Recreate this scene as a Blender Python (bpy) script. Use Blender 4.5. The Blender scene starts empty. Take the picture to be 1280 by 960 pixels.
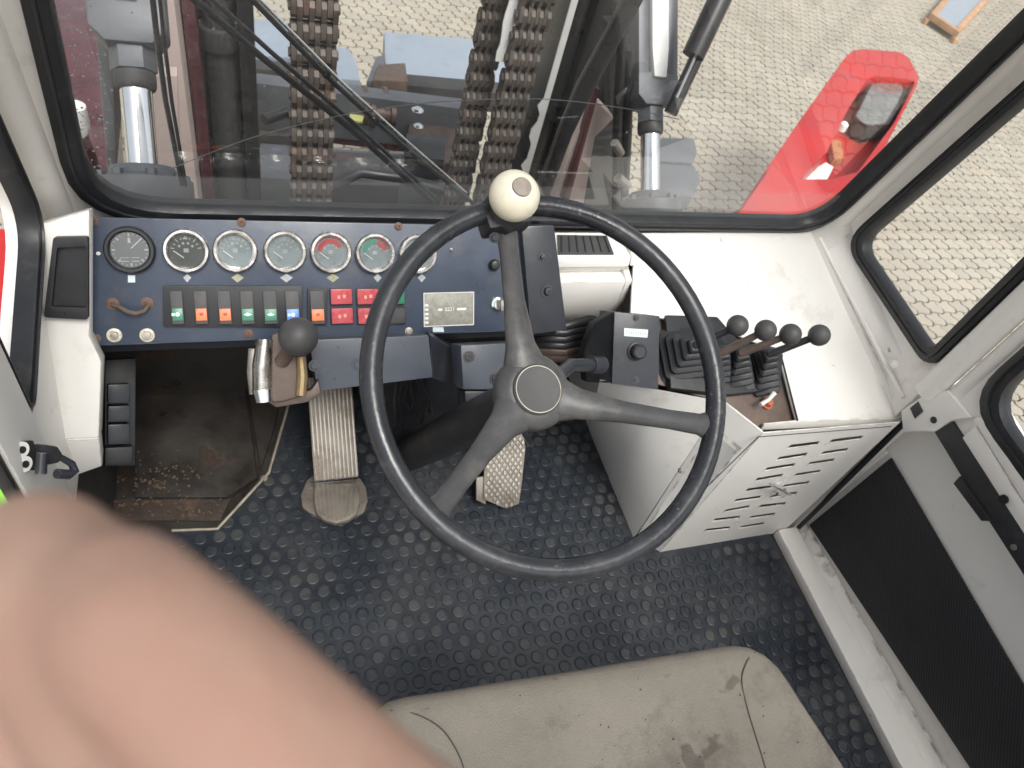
import bpy, bmesh, math, random
from mathutils import Vector as V, Matrix
random.seed(7)
R_ = math.radians
S = bpy.context.scene
# ------------------------------------------------------------------ camera, sky, sun, exposure
FOC, CX, CY = 901.0, 640.0, 480.0
def _n(v): return v.normalized()
dn = _n(V((370-CX, 1231-CY, FOC)))
fw = V((230-CX, -750-CY, FOC)).normalized(); fw = _n(fw - dn*fw.dot(dn))
rt = dn.cross(fw)
if rt.x < 0: rt = -rt
RM = Matrix((rt, fw, -dn))              # photo axes (right, down, ahead) -> world axes
EYE = V((0, 0, 1.30))
cam = bpy.data.cameras.new('camera'); co = bpy.data.objects.new('camera', cam)
S.collection.objects.link(co); S.camera = co
m3 = RM @ Matrix(((1,0,0),(0,-1,0),(0,0,-1)))
co.matrix_world = Matrix.Translation(EYE) @ m3.to_4x4()
cam.sensor_width = 36; cam.lens = 36*FOC/1280
cam.clip_start = 0.01; cam.clip_end = 500
cam.dof.use_dof = True; cam.dof.focus_distance = 0.92; cam.dof.aperture_fstop = 11
SUN_EL, SUN_AZ = R_(60), R_(170)
w = bpy.data.worlds.new('World'); S.world = w; w.use_nodes = True
nt = w.node_tree; bg = nt.nodes['Background']
sky = nt.nodes.new('ShaderNodeTexSky'); sky.sky_type = 'NISHITA'; sky.sun_disc = False
sky.sun_elevation = SUN_EL; sky.sun_rotation = SUN_AZ; sky.air_density = 1.0; sky.dust_density = 5.0; sky.ozone_density = 1.0
hs = nt.nodes.new('ShaderNodeHueSaturation'); hs.inputs['Saturation'].default_value = 0.25
nt.links.new(sky.outputs[0], hs.inputs['Color']); nt.links.new(hs.outputs[0], bg.inputs[0])
bg.inputs[1].default_value = 0.13
sl = bpy.data.lights.new('sun', 'SUN'); sl.energy = 1.2; sl.angle = R_(25); sl.color = (1, .97, .93)
so = bpy.data.objects.new('sun', sl); S.collection.objects.link(so)
sd = V((math.sin(SUN_AZ)*math.cos(SUN_EL), math.cos(SUN_AZ)*math.cos(SUN_EL), math.sin(SUN_EL)))
so.rotation_euler = sd.to_track_quat('Z', 'Y').to_euler(); so.location = (0, 0, 12)
S.view_settings.view_transform = 'Standard'; S.view_settings.look = 'None'
S.view_settings.exposure = 1.0; S.view_settings.gamma = 1
S.render.engine = 'CYCLES'
S.cycles.max_bounces = 8; S.cycles.transparent_max_bounces = 12
S.cycles.use_denoising = True
# ------------------------------------------------------------------ from the photograph's pixels to places
X_, Y_, Z_ = V((1,0,0)), V((0,1,0)), V((0,0,1))
def ray(px, py): return RM @ V((px-CX, py-CY, FOC))
def onp(px, py, p, n):
    r = ray(px, py); return EYE + r*((V(p)-EYE).dot(n)/r.dot(n))
def oz(px, py, z): return onp(px, py, (0,0,z), Z_)
def oy(px, py, y): return onp(px, py, (0,y,0), Y_)
def ox(px, py, x): return onp(px, py, (x,0,0), X_)
def pd(px, py, d): return EYE + ray(px, py)*(d/FOC)
def proj(p):
    v = RM.transposed() @ (V(p)-EYE); return CX+FOC*v.x/v.z, CY+FOC*v.y/v.z, v.z
# ------------------------------------------------------------------ materials
MATS = {}
def lin(c):
    f = lambda v: v/12.92 if v <= .04045 else ((v+.055)/1.055)**2.4
    return tuple(f(v/255) for v in c)
def mat(name, col, rough=.5, metal=0, var=.12, vscale=6, dirt=None, damt=.0, dscale=4, bump=0, bscale=60, sub=0, coat=0, spec=None, rvar=.1, dcut=.55, stretch=None, edge=None, eamt=.8, erad=.004, chips=None, camt=.8, cscale=45, ccut=.70):
    m = bpy.data.materials.new(name); m.use_nodes = True; t = m.node_tree; N = t.nodes; L = t.links
    b = N['Principled BSDF']; b.inputs['Roughness'].default_value = rough; b.inputs['Metallic'].default_value = metal
    if spec is not None: b.inputs['Specular IOR Level'].default_value = spec
    if coat: b.inputs['Coat Weight'].default_value = coat; b.inputs['Coat Roughness'].default_value = .15
    g = N.new('ShaderNodeNewGeometry'); src = g.outputs['Position']
    if stretch:
        mp = N.new('ShaderNodeMapping'); mp.inputs['Scale'].default_value = stretch
        L.new(src, mp.inputs['Vector']); src = mp.outputs[0]
    n1 = N.new('ShaderNodeTexNoise'); n1.inputs['Scale'].default_value = vscale; n1.inputs['Detail'].default_value = 6; n1.inputs['Roughness'].default_value = .65
    L.new(src, n1.inputs['Vector'])
    mr = N.new('ShaderNodeMapRange'); mr.inputs['From Min'].default_value = .3; mr.inputs['From Max'].default_value = .7
    mr.inputs['To Min'].default_value = 1-var; mr.inputs['To Max'].default_value = 1+var
    L.new(n1.outputs['Fac'], mr.inputs['Value'])
    mx = N.new('ShaderNodeMix'); mx.data_type = 'RGBA'; mx.blend_type = 'MULTIPLY'; mx.inputs[0].default_value = 1
    mx.inputs[6].default_value = (*col, 1); L.new(mr.outputs[0], mx.inputs[7])
    out = mx.outputs[2]
    if dirt:
        n2 = N.new('ShaderNodeTexNoise'); n2.inputs['Scale'].default_value = dscale; n2.inputs['Detail'].default_value = 8; n2.inputs['Roughness'].default_value = .7
        L.new(src, n2.inputs['Vector'])
        r2 = N.new('ShaderNodeMapRange'); r2.inputs['From Min'].default_value = dcut; r2.inputs['From Max'].default_value = dcut+.15; r2.inputs['To Max'].default_value = damt
        L.new(n2.outputs['Fac'], r2.inputs['Value'])
        m2 = N.new('ShaderNodeMix'); m2.data_type = 'RGBA'; L.new(r2.outputs[0], m2.inputs[0]); L.new(out, m2.inputs[6]); m2.inputs[7].default_value = (*dirt, 1)
        out = m2.outputs[2]
    if chips:
        n4 = N.new('ShaderNodeTexNoise'); n4.inputs['Scale'].default_value = cscale; n4.inputs['Detail'].default_value = 3; L.new(src, n4.inputs['Vector'])
        r4 = N.new('ShaderNodeMapRange'); r4.inputs['From Min'].default_value = ccut; r4.inputs['From Max'].default_value = ccut+.03; r4.inputs['To Max'].default_value = camt
        L.new(n4.outputs['Fac'], r4.inputs['Value'])
        m4 = N.new('ShaderNodeMix'); m4.data_type = 'RGBA'; L.new(r4.outputs[0], m4.inputs[0]); L.new(out, m4.inputs[6]); m4.inputs[7].default_value = (*chips, 1); out = m4.outputs[2]
    if edge:
        be = N.new('ShaderNodeBevel'); be.samples = 4; be.inputs['Radius'].default_value = erad
        dt = N.new('ShaderNodeVectorMath'); dt.operation = 'DOT_PRODUCT'; L.new(be.outputs[0], dt.inputs[0]); L.new(g.outputs['Normal'], dt.inputs[1])
        r5 = N.new('ShaderNodeMapRange'); r5.inputs['From Min'].default_value = .985; r5.inputs['From Max'].default_value = .90; r5.inputs['To Max'].default_value = 1
        L.new(dt.outputs['Value'], r5.inputs['Value'])
        n5 = N.new('ShaderNodeTexNoise'); n5.inputs['Scale'].default_value = 38; n5.inputs['Detail'].default_value = 5; L.new(src, n5.inputs['Vector'])
        r6 = N.new('ShaderNodeMapRange'); r6.inputs['From Min'].default_value = .44; r6.inputs['From Max'].default_value = .60; r6.inputs['To Max'].default_value = eamt
        L.new(n5.outputs['Fac'], r6.inputs['Value'])
        mm = N.new('ShaderNodeMath'); mm.operation = 'MULTIPLY'; L.new(r5.outputs[0], mm.inputs[0]); L.new(r6.outputs[0], mm.inputs[1])
        m5 = N.new('ShaderNodeMix'); m5.data_type = 'RGBA'; L.new(mm.outputs[0], m5.inputs[0]); L.new(out, m5.inputs[6]); m5.inputs[7].default_value = (*edge, 1); out = m5.outputs[2]
    L.new(out, b.inputs['Base Color'])
    rr = N.new('ShaderNodeMapRange'); rr.inputs['From Min'].default_value = .3; rr.inputs['From Max'].default_value = .7
    rr.inputs['To Min'].default_value = max(.02, rough-rvar); rr.inputs['To Max'].default_value = min(1, rough+rvar)
    L.new(n1.outputs['Fac'], rr.inputs['Value']); L.new(rr.outputs[0], b.inputs['Roughness'])
    if bump:
        n3 = N.new('ShaderNodeTexNoise'); n3.inputs['Scale'].default_value = bscale; n3.inputs['Detail'].default_value = 4
        L.new(src, n3.inputs['Vector'])
        bp = N.new('ShaderNodeBump'); bp.inputs['Strength'].default_value = bump; bp.inputs['Distance'].default_value = .002
        L.new(n3.outputs['Fac'], bp.inputs['Height']); L.new(bp.outputs[0], b.inputs['Normal'])
    if sub:
        b.inputs['Subsurface Weight'].default_value = sub; b.inputs['Subsurface Radius'].default_value = (.01, .004, .002); b.inputs['Subsurface Scale'].default_value = 1
    MATS[name] = m; return m
mat('white paint', (.80,.775,.735), .36, var=.05, vscale=3, dirt=(.46,.39,.32), damt=.5, dscale=9, dcut=.585, bump=.08, bscale=18, edge=(.20,.14,.10), eamt=.75, erad=.003, chips=(.22,.16,.12), camt=.75, cscale=38, ccut=.735)
mat('pillar paint', (.82,.79,.745), .38, var=.06, vscale=4, dirt=(.45,.37,.30), damt=.5, dscale=12, dcut=.585, bump=.08, bscale=22, edge=(.26,.18,.13), eamt=.6, erad=.003, chips=(.26,.18,.14), camt=.7, cscale=40, ccut=.74)
mat('door paint', (.82,.795,.755), .40, var=.05, vscale=3, dirt=(.48,.42,.36), damt=.45, dscale=10, dcut=.59, bump=.06, bscale=22, edge=(.25,.18,.13), eamt=.6, erad=.003)
mat('seal rubber', (.016,.017,.02), .42, var=.3, vscale=15, rvar=.15, dirt=(.07,.065,.06), damt=.5, dscale=20)
mat('dash blue', (.043,.057,.089), .36, var=.16, vscale=10, dirt=(.11,.10,.095), damt=.5, dscale=16, dcut=.55, bump=.12, bscale=90, edge=(.20,.19,.18), eamt=.7, erad=.003, chips=(.22,.21,.19), camt=.6, cscale=70, ccut=.735)
mat('black paint', (.025,.028,.036), .38, var=.2, vscale=12, dirt=(.10,.09,.08), damt=.5, dscale=30, dcut=.58, bump=.1, bscale=80, edge=(.15,.14,.13), eamt=.7, erad=.003)
mat('slate paint', (.060,.069,.088), .38, var=.15, vscale=12, dirt=(.015,.014,.014), damt=.85, dscale=60, dcut=.60, bump=.1, bscale=80, edge=(.17,.16,.15), eamt=.7, erad=.003, chips=(.012,.011,.011), camt=.9, cscale=110, ccut=.69)
mat('black plastic', (.020,.021,.024), .5, var=.25, vscale=14, dirt=(.075,.07,.065), damt=.45, dscale=24)
mat('grey plastic', (.055,.053,.054), .55, var=.15, vscale=14, dirt=(.1,.09,.08), damt=.5, dscale=30)
mat('wheel rubber', (.022,.024,.029), .30, var=.3, vscale=9, dirt=(.10,.098,.10), damt=.5, dscale=11, dcut=.53, bump=.2, bscale=110, rvar=.16, chips=(.14,.14,.14), camt=.45, cscale=130, ccut=.68)
mat('spoke paint', (.060,.060,.062), .42, var=.25, vscale=10, dirt=(.15,.14,.125), damt=.6, dscale=13, dcut=.50, bump=.2, bscale=120, rvar=.15, edge=(.022,.022,.024), eamt=.8, erad=.005)
mat('floor rubber', (.025,.030,.039), .34, var=.25, vscale=7, dirt=(.09,.092,.095), damt=.5, dscale=4.5, dcut=.46, bump=.08, bscale=60, rvar=.12)
mat('stud rubber', (.030,.035,.043), .38, var=.3, vscale=9, dirt=(.125,.122,.115), damt=.6, dscale=5, dcut=.47, bump=.1, bscale=60, edge=(.010,.011,.013), eamt=.8, erad=.002)
mat('chrome', (.78,.79,.80), .14, 1, var=.06, vscale=10, rvar=.06)
mat('worn chrome', (.50,.48,.45), .28, 1, var=.2, vscale=40, dirt=(.16,.12,.09), damt=.8, dscale=26, dcut=.52)
mat('gauge chrome', (.80,.78,.75), .26, 1, var=.12, vscale=60, dirt=(.32,.25,.19), damt=.7, dscale=40, dcut=.58)
mat('dull steel', (.42,.39,.35), .48, .7, var=.2, vscale=30, dirt=(.16,.12,.085), damt=.8, dscale=14, dcut=.50, bump=.1)
mat('pedal metal', (.30,.265,.225), .55, .45, var=.2, vscale=20, dirt=(.15,.115,.085), damt=.7, dscale=9, dcut=.48, bump=.1)
mat('brown steel', (.13,.095,.08), .55, .3, var=.25, vscale=25, dirt=(.23,.15,.09), damt=.6, dscale=18, bump=.15)
mat('rusty steel', (.058,.042,.034), .75, .1, var=.5, vscale=10, dirt=(.20,.115,.06), damt=.9, dscale=11, dcut=.57, bump=.5, bscale=60)
mat('oily plate', (.040,.035,.031), .42, var=.5, vscale=11, dirt=(.15,.085,.05), damt=.8, dscale=8, dcut=.57, bump=.35, bscale=40, rvar=.2, chips=(.018,.016,.015), camt=.5, cscale=16, ccut=.58)
mat('chain steel', (.105,.088,.076), .55, .25, var=.4, vscale=16, dirt=(.17,.085,.06), damt=.65, dscale=9, dcut=.53, bump=.3)
mat('mast black', (.022,.021,.022), .3, .1, var=.3, vscale=5, dirt=(.06,.05,.045), damt=.6, dscale=8)
mat('mast grey', (.115,.12,.13), .45, .1, var=.15, vscale=8, dirt=(.07,.065,.06), damt=.5, dscale=10, bump=.06)
mat('machine grey', (.050,.048,.048), .55, .1, var=.3, vscale=8, dirt=(.11,.085,.065), damt=.6, dscale=7, bump=.1)
mat('blue grey paint', (.27,.31,.36), .42, var=.06, vscale=5, dirt=(.2,.2,.2), damt=.4, dscale=8)
mat('bracket white', (.72,.72,.70), .4, var=.06, vscale=8, dirt=(.4,.35,.3), damt=.4)
mat('pink beam', (.62,.50,.46), .45, var=.08, vscale=6, dirt=(.3,.2,.17), damt=.5, dscale=6)
mat('red paint', (.44,.016,.016), .42, var=.14, vscale=4, dirt=(.36,.09,.075), damt=.4, dscale=5, chips=(.30,.10,.08), camt=.6, cscale=9, ccut=.68)
mat('maroon paint', (.085,.022,.027), .3, var=.3, vscale=5, dirt=(.20,.15,.15), damt=.6, dscale=6, coat=.3)
mat('seat cloth', (.262,.235,.195), .95, var=.16, vscale=5, dirt=(.12,.105,.09), damt=.75, dscale=7.5, dcut=.535, bump=.7, bscale=420, spec=.12, chips=(.085,.07,.06), camt=.55, cscale=16, ccut=.66)
mat('seam thread', (.07,.06,.055), .9)
mat('knob cream', (.74,.69,.55), .35, var=.08, vscale=25, dirt=(.5,.42,.31), damt=.5, dscale=28, coat=.3)
mat('knob disc', (.26,.22,.185), .55, var=.25, vscale=70)
mat('print white', (.75,.75,.72), .6)
mat('pale brass', (.66,.62,.50), .4, .2, var=.2, vscale=90, dirt=(.35,.3,.15), damt=.6, dscale=80)
mat('symbol ink', (.36,.35,.24), .6, var=.3, vscale=120)
mat('print yellow', (.62,.58,.30), .6, var=.2, vscale=80)
mat('plate metal', (.33,.32,.28), .45, .3, var=.25, vscale=120, rvar=.05)
mat('lens green', (.035,.20,.12), .3); mat('lens orange', (.80,.19,.06), .35); mat('lens blue', (.07,.22,.62), .3)
mat('lens red', (.50,.075,.088), .3, var=.1, vscale=60)
mat('gauge face', (.045,.05,.055), .3); mat('gauge glare', (.24,.275,.30), .3, var=.12, vscale=50)  # second dial tone is lighter: glare of the cover glass put into its colour
mat('dial red', (.42,.05,.06), .5); mat('dial green', (.05,.25,.18), .5)
mat('skin', (.36,.238,.190), .75, var=.10, vscale=35, dirt=(.375,.205,.165), damt=.5, dscale=24, dcut=.48, sub=.15, bump=.3, bscale=260, spec=.2)
mat('nail', (.68,.43,.36), .3)
mat('rust bolt', (.155,.09,.065), .6, .3, var=.35, vscale=80, dirt=(.07,.055,.045), damt=.8, dscale=60)
mat('amber', (.40,.15,.05), .3, var=.3, vscale=20); mat('lamp grey', (.20,.20,.19), .25, .3, var=.25, vscale=18, dirt=(.35,.34,.32), damt=.5, dscale=14)
mat('lime vest', (.22,.60,.05), .7, var=.2)
mat('timber', (.42,.24,.13), .8, var=.3, vscale=8)
mat('wire copper', (.45,.13,.06), .4)
mat('hose rubber', (.022,.022,.024), .38, var=.2)
mat('label white', (.62,.70,.72), .5, var=.04)
mat('dial soft', (.40,.42,.42), .6, var=.3, vscale=150)

def glass_mat(name='window glass', haze_band=None):
    m = bpy.data.materials.new(name); m.use_nodes = True; t = m.node_tree; N = t.nodes; L = t.links
    N.remove(N['Principled BSDF']); out = N['Material Output']
    tr = N.new('ShaderNodeBsdfTransparent'); tr.inputs[0].default_value = (.93,.95,.94,1)
    gl = N.new('ShaderNodeBsdfGlossy'); gl.inputs['Roughness'].default_value = .0
    fr = N.new('ShaderNodeFresnel'); fr.inputs['IOR'].default_value = 1.52
    mu = N.new('ShaderNodeMath'); mu.operation = 'MULTIPLY'; mu.inputs[1].default_value = 1.8; mu.use_clamp = True
    L.new(fr.outputs[0], mu.inputs[0])
    mx = N.new('ShaderNodeMixShader'); L.new(mu.outputs[0], mx.inputs[0]); L.new(tr.outputs[0], mx.inputs[1]); L.new(gl.outputs[0], mx.inputs[2])
    # thin even film of dust, wiped or streaked unevenly
    df = N.new('ShaderNodeBsdfDiffuse'); df.inputs[0].default_value = (.6,.6,.58,1)
    g = N.new('ShaderNodeNewGeometry'); nz = N.new('ShaderNodeTexNoise'); nz.inputs['Scale'].default_value = 5; nz.inputs['Detail'].default_value = 7
    L.new(g.outputs['Position'], nz.inputs['Vector'])
    mr = N.new('ShaderNodeMapRange'); mr.inputs['From Min'].default_value = .35; mr.inputs['From Max'].default_value = .8; mr.inputs['To Min'].default_value = .012; mr.inputs['To Max'].default_value = .05
    L.new(nz.outputs['Fac'], mr.inputs['Value'])
    if haze_band:  # reflection haze across the lower glass, put in as pale diffuse colour
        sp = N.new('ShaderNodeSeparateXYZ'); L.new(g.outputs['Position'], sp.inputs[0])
        rb_ = N.new('ShaderNodeMapRange'); rb_.inputs['From Min'].default_value = haze_band; rb_.inputs['From Max'].default_value = haze_band-.004; rb_.inputs['To Max'].default_value = .13
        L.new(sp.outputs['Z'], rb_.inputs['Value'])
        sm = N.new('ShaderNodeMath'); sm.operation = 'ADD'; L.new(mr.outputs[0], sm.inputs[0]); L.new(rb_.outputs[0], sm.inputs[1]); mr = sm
    m2 = N.new('ShaderNodeMixShader'); L.new(mr.outputs[0], m2.inputs[0]); L.new(mx.outputs[0], m2.inputs[1]); L.new(df.outputs[0], m2.inputs[2])
    L.new(m2.outputs[0], out.inputs[0]); MATS[name] = m
glass_mat()
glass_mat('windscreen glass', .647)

def mesh_panel_mat():
    m = mat('acoustic mesh', (.016,.017,.019), .6, var=.1); t = m.node_tree; N = t.nodes; L = t.links
    g = N.new('ShaderNodeNewGeometry'); mp = N.new('ShaderNodeMapping'); mp.inputs['Rotation'].default_value = (R_(45),0,0)
    mp.inputs['Scale'].default_value = (0,190,190); L.new(g.outputs['Position'], mp.inputs[0])
    vo = N.new('ShaderNodeTexVoronoi'); vo.inputs['Scale'].default_value = 1; vo.inputs['Randomness'].default_value = .06
    L.new(mp.outputs[0], vo.inputs['Vector'])
    bp = N.new('ShaderNodeBump'); bp.inputs['Strength'].default_value = .9; bp.inputs['Distance'].default_value = .002; bp.invert = False
    L.new(vo.outputs['Distance'], bp.inputs['Height']); cr = N.new('ShaderNodeValToRGB'); cr.color_ramp.elements[0].position = .28; cr.color_ramp.elements[0].color = (.004,.004,.005,1); cr.color_ramp.elements[1].position = .5; cr.color_ramp.elements[1].color = (.034,.036,.04,1); L.new(vo.outputs['Distance'], cr.inputs[0]); L.new(cr.outputs[0], N['Principled BSDF'].inputs['Base Color']); L.new(bp.outputs[0], N['Principled BSDF'].inputs['Normal'])
mesh_panel_mat()

def paver_mat():
    m = bpy.data.materials.new('paver concrete'); m.use_nodes = True; t = m.node_tree; N = t.nodes; L = t.links; b = N['Principled BSDF']
    b.inputs['Roughness'].default_value = .85
    g = N.new('ShaderNodeNewGeometry'); oi = N.new('ShaderNodeObjectInfo')
    ad = N.new('ShaderNodeMath'); ad.operation = 'ADD'; L.new(g.outputs['Random Per Island'], ad.inputs[0]); L.new(oi.outputs['Random'], ad.inputs[1])
    fr = N.new('ShaderNodeMath'); fr.operation = 'FRACT'; L.new(ad.outputs[0], fr.inputs[0])
    cr = N.new('ShaderNodeValToRGB'); e = cr.color_ramp.elements
    e[0].position = 0; e[0].color = (.345,.308,.247,1); e[1].position = 1; e[1].color = (.38,.34,.275,1)
    x = e.new(.12); x.color = (.36,.315,.25,1); x = e.new(.3); x.color = (.365,.33,.27,1); x = e.new(.85); x.color = (.315,.285,.235,1)
    L.new(fr.outputs[0], cr.inputs[0])
    n1 = N.new('ShaderNodeTexNoise'); n1.inputs['Scale'].default_value = .9; n1.inputs['Detail'].default_value = 9; n1.inputs['Roughness'].default_value = .72
    L.new(g.outputs['Position'], n1.inputs['Vector'])
    mr = N.new('ShaderNodeMapRange'); mr.inputs['From Min'].default_value = .3; mr.inputs['From Max'].default_value = .7; mr.inputs['To Min'].default_value = .82; mr.inputs['To Max'].default_value = 1.12
    L.new(n1.outputs['Fac'], mr.inputs['Value'])
    mx = N.new('ShaderNodeMix'); mx.data_type = 'RGBA'; mx.blend_type = 'MULTIPLY'; mx.inputs[0].default_value = 1
    L.new(cr.outputs[0], mx.inputs[6]); L.new(mr.outputs[0], mx.inputs[7]); L.new(mx.outputs[2], b.inputs['Base Color'])
    n3 = N.new('ShaderNodeTexNoise'); n3.inputs['Scale'].default_value = 120; L.new(g.outputs['Position'], n3.inputs['Vector'])
    bp = N.new('ShaderNodeBump'); bp.inputs['Strength'].default_value = .3; bp.inputs['Distance'].default_value = .004
    L.new(n3.outputs['Fac'], bp.inputs['Height']); L.new(bp.outputs[0], b.inputs['Normal'])
    MATS['paver concrete'] = m
paver_mat()
mat('joint sand', (.075,.066,.054), .95, var=.3, vscale=8)
# ------------------------------------------------------------------ mesh building
def F(o, u, v):
    u = V(u).normalized(); n = u.cross(V(v)).normalized(); v = n.cross(u); return (V(o), u, v, n)
def L2W(f, a, b, c=0): return f[0] + f[1]*a + f[2]*b + f[3]*c
def W2L(f, p):
    d = V(p)-f[0]; return d.dot(f[1]), d.dot(f[2]), d.dot(f[3])
class MB:
    def __init__(s): s.v = []; s.f = []
    def add(s, vs, fs):
        k = len(s.v); s.v += [V(p) for p in vs]; s.f += [tuple(i+k for i in q) for q in fs]; return s
    def slab(s, pts, vec):                      # polygon of points pushed along a vector
        n = len(pts); pts = [V(p) for p in pts]; vec = V(vec)
        return s.add(pts + [p+vec for p in pts], [tuple(range(n))[::-1], tuple(range(n, 2*n))] + [(i, (i+1) % n, n+(i+1) % n, n+i) for i in range(n)])
    def box(s, f, a0, a1, b0, b1, c0, c1):
        return s.slab([L2W(f, a, b, c0) for a, b in ((a0,b0),(a1,b0),(a1,b1),(a0,b1))], f[3]*(c1-c0))
    def prism(s, f, poly, c0, c1): return s.slab([L2W(f, a, b, c0) for a, b in poly], f[3]*(c1-c0))
    def ring(s, f, out, inn, c0, c1):
        n = len(out); vs = [L2W(f, a, b, c) for c in (c0, c1) for lp in (out, inn) for a, b in lp]
        fs = []
        for i in range(n):
            j = (i+1) % n
            fs += [(i, j, n+j, n+i), (2*n+i, 3*n+i, 3*n+j, 2*n+j), (i, 2*n+i, 2*n+j, j), (n+i, n+j, 3*n+j, 3*n+i)]
        return s.add(vs, fs)
    def lathe(s, f, prof, seg=24, a0=0):
        vs = []; fs = []; m = len(prof)
        for r, h in prof:
            for i in range(seg):
                t = a0+2*math.pi*i/seg; vs.append(L2W(f, r*math.cos(t), r*math.sin(t), h))
        for k in range(m-1):
            for i in range(seg):
                j = (i+1) % seg; fs.append((k*seg+i, k*seg+j, (k+1)*seg+j, (k+1)*seg+i))
        fs.append(tuple(range(seg))[::-1]); fs.append(tuple((m-1)*seg+i for i in range(seg)))
        return s.add(vs, fs)
    def ball(s, c, r, f=None, seg=20):
        f = f or F(c, X_, Y_); f = (V(c),)+f[1:]
        return s.lathe(f, [(max(1e-4, r*math.sin(math.pi*k/12)), -r*math.cos(math.pi*k/12)) for k in range(13)], seg)
    def tube(s, pts, r, seg=10, closed=False, flat=1.0, up=None):
        pts = [V(p) for p in pts]; n = len(pts); vs = []; fs = []
        rr = r if isinstance(r, (list, tuple)) else [r]*n
        u = None
        for i, p in enumerate(pts):
            if closed: t = pts[(i+1) % n]-pts[i-1]
            else: t = pts[min(i+1, n-1)]-pts[max(i-1, 0)]
            t.normalize()
            if u is None:
                u = V(up) if up else (X_ if abs(t.x) < .8 else Z_)
            u = (u - t*u.dot(t)).normalized(); v = t.cross(u)
            for k in range(seg):
                a = 2*math.pi*k/seg; vs.append(p + u*rr[i]*math.cos(a) + v*rr[i]*flat*math.sin(a))
        for i in range(n if closed else n-1):
            j = (i+1) % n
            for k in range(seg):
                l = (k+1) % seg; fs.append((i*seg+k, i*seg+l, j*seg+l, j*seg+k))
        if not closed: fs += [tuple(range(seg))[::-1], tuple((n-1)*seg+k for k in range(seg))]
        return s.add(vs, fs)
    def bolt(s, p, n, r, h=None, hexa=True):
        n = V(n).normalized(); u = X_ if abs(n.x) < .9 else Y_
        f = F(p, n.cross(u), n.cross(n.cross(u))); f = (V(p), f[1], f[1].cross(n)*-1, n)
        h = h or r*.7
        s.lathe(f, [(r*1.45, -.0005), (r*1.45, h*.25), (r*1.4, h*.3)], 14)
        return s.lathe(f, [(r, h*.3), (r, h*.85), (r*.85, h)], 6 if hexa else 14)
def roundpoly(pts, rad, seg=6):
    out = []; n = len(pts)
    for i in range(n):
        p = V(pts[i]).to_2d(); a = V(pts[i-1]).to_2d()-p; b = V(pts[(i+1) % n]).to_2d()-p
        r = rad[i] if isinstance(rad, (list, tuple)) else rad
        la, lb = a.length, b.length; a.normalize(); b.normalize()
        th = math.acos(max(-1, min(1, a.dot(b)))); d = min(r/math.tan(th/2), la*.48, lb*.48)
        A, B = p+a*d, p+b*d
        for k in range(seg+1):
            t = k/seg; q = A*(1-t)**2 + p*2*t*(1-t) + B*t*t; out.append((q.x, q.y))
    return out
def inset(pts, d):
    n = len(pts); out = []
    ar = sum(pts[i][0]*pts[(i+1) % n][1]-pts[(i+1) % n][0]*pts[i][1] for i in range(n)); sg = 1 if ar > 0 else -1
    for i in range(n):
        p0, p1, p2 = V(pts[i-1]).to_2d(), V(pts[i]).to_2d(), V(pts[(i+1) % n]).to_2d()
        e1, e2 = (p1-p0).normalized(), (p2-p1).normalized()
        n1, n2 = V((-e1.y, e1.x))*sg, V((-e2.y, e2.x))*sg
        q = (n1+n2)/(1+n1.dot(n2)); out.append((p1.x+q.x*d, p1.y+q.y*d))
    return out
C = S.collection; LOC = {}
def tag(o, label, cat, group=None, kind=None):
    if label: o['label'] = label
    if cat: o['category'] = cat
    if group: o['group'] = group
    if kind: o['kind'] = kind
    return o
def thing(name, loc, label, cat, group=None):
    o = bpy.data.objects.new(name, None); C.objects.link(o); o.location = loc; o.empty_display_size = .05; LOC[o] = V(loc)
    return tag(o, label, cat, group)
def obj(name, mb, m, parent=None, bevel=0, smooth=35, org=None, label=None, kind=None, sub=0):
    if org is None:
        org = V((0,0,0))
        for p in mb.v: org += p
        org /= len(mb.v)
        org.z = min(p.z for p in mb.v)
    me = bpy.data.meshes.new(name); me.from_pydata([p-org for p in mb.v], [], mb.f); me.update()
    bm = bmesh.new(); bm.from_mesh(me); bmesh.ops.recalc_face_normals(bm, faces=bm.faces)
    if bevel:
        es = [e for e in bm.edges if len(e.link_faces) == 2 and e.calc_face_angle(0) > R_(28)]
        bmesh.ops.bevel(bm, geom=es, offset=bevel, segments=2, profile=.6, affect='EDGES', clamp_overlap=True)
    bm.to_mesh(me); bm.free()
    if smooth:
        me.polygons.foreach_set('use_smooth', [True]*len(me.polygons)); me.set_sharp_from_angle(angle=R_(smooth))
    me.materials.append(MATS[m] if isinstance(m, str) else m)
    o = bpy.data.objects.new(name, me); C.objects.link(o)
    if parent: o.parent = parent; o.location = org - LOC[parent]
    else: o.location = org
    LOC[o] = org
    if sub:
        md = o.modifiers.new('sub', 'SUBSURF'); md.levels = sub; md.render_levels = sub
    if label: o['label'] = label
    if kind: o['kind'] = kind
    return o
def dup(o, shift, parent=None):                # a copy of one object, shifted; its parent given
    c = o.copy(); C.objects.link(c); LOC[c] = LOC[o]+V(shift)
    c.parent = parent; c.location = LOC[c] - (LOC[parent] if parent else V((0,0,0)))
    return c
def duptree(o, shift, parent=None):
    c = dup(o, shift, parent)
    for ch in [q for q in bpy.data.objects if q.parent == o]: duptree(ch, shift, c)
    return c
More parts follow.
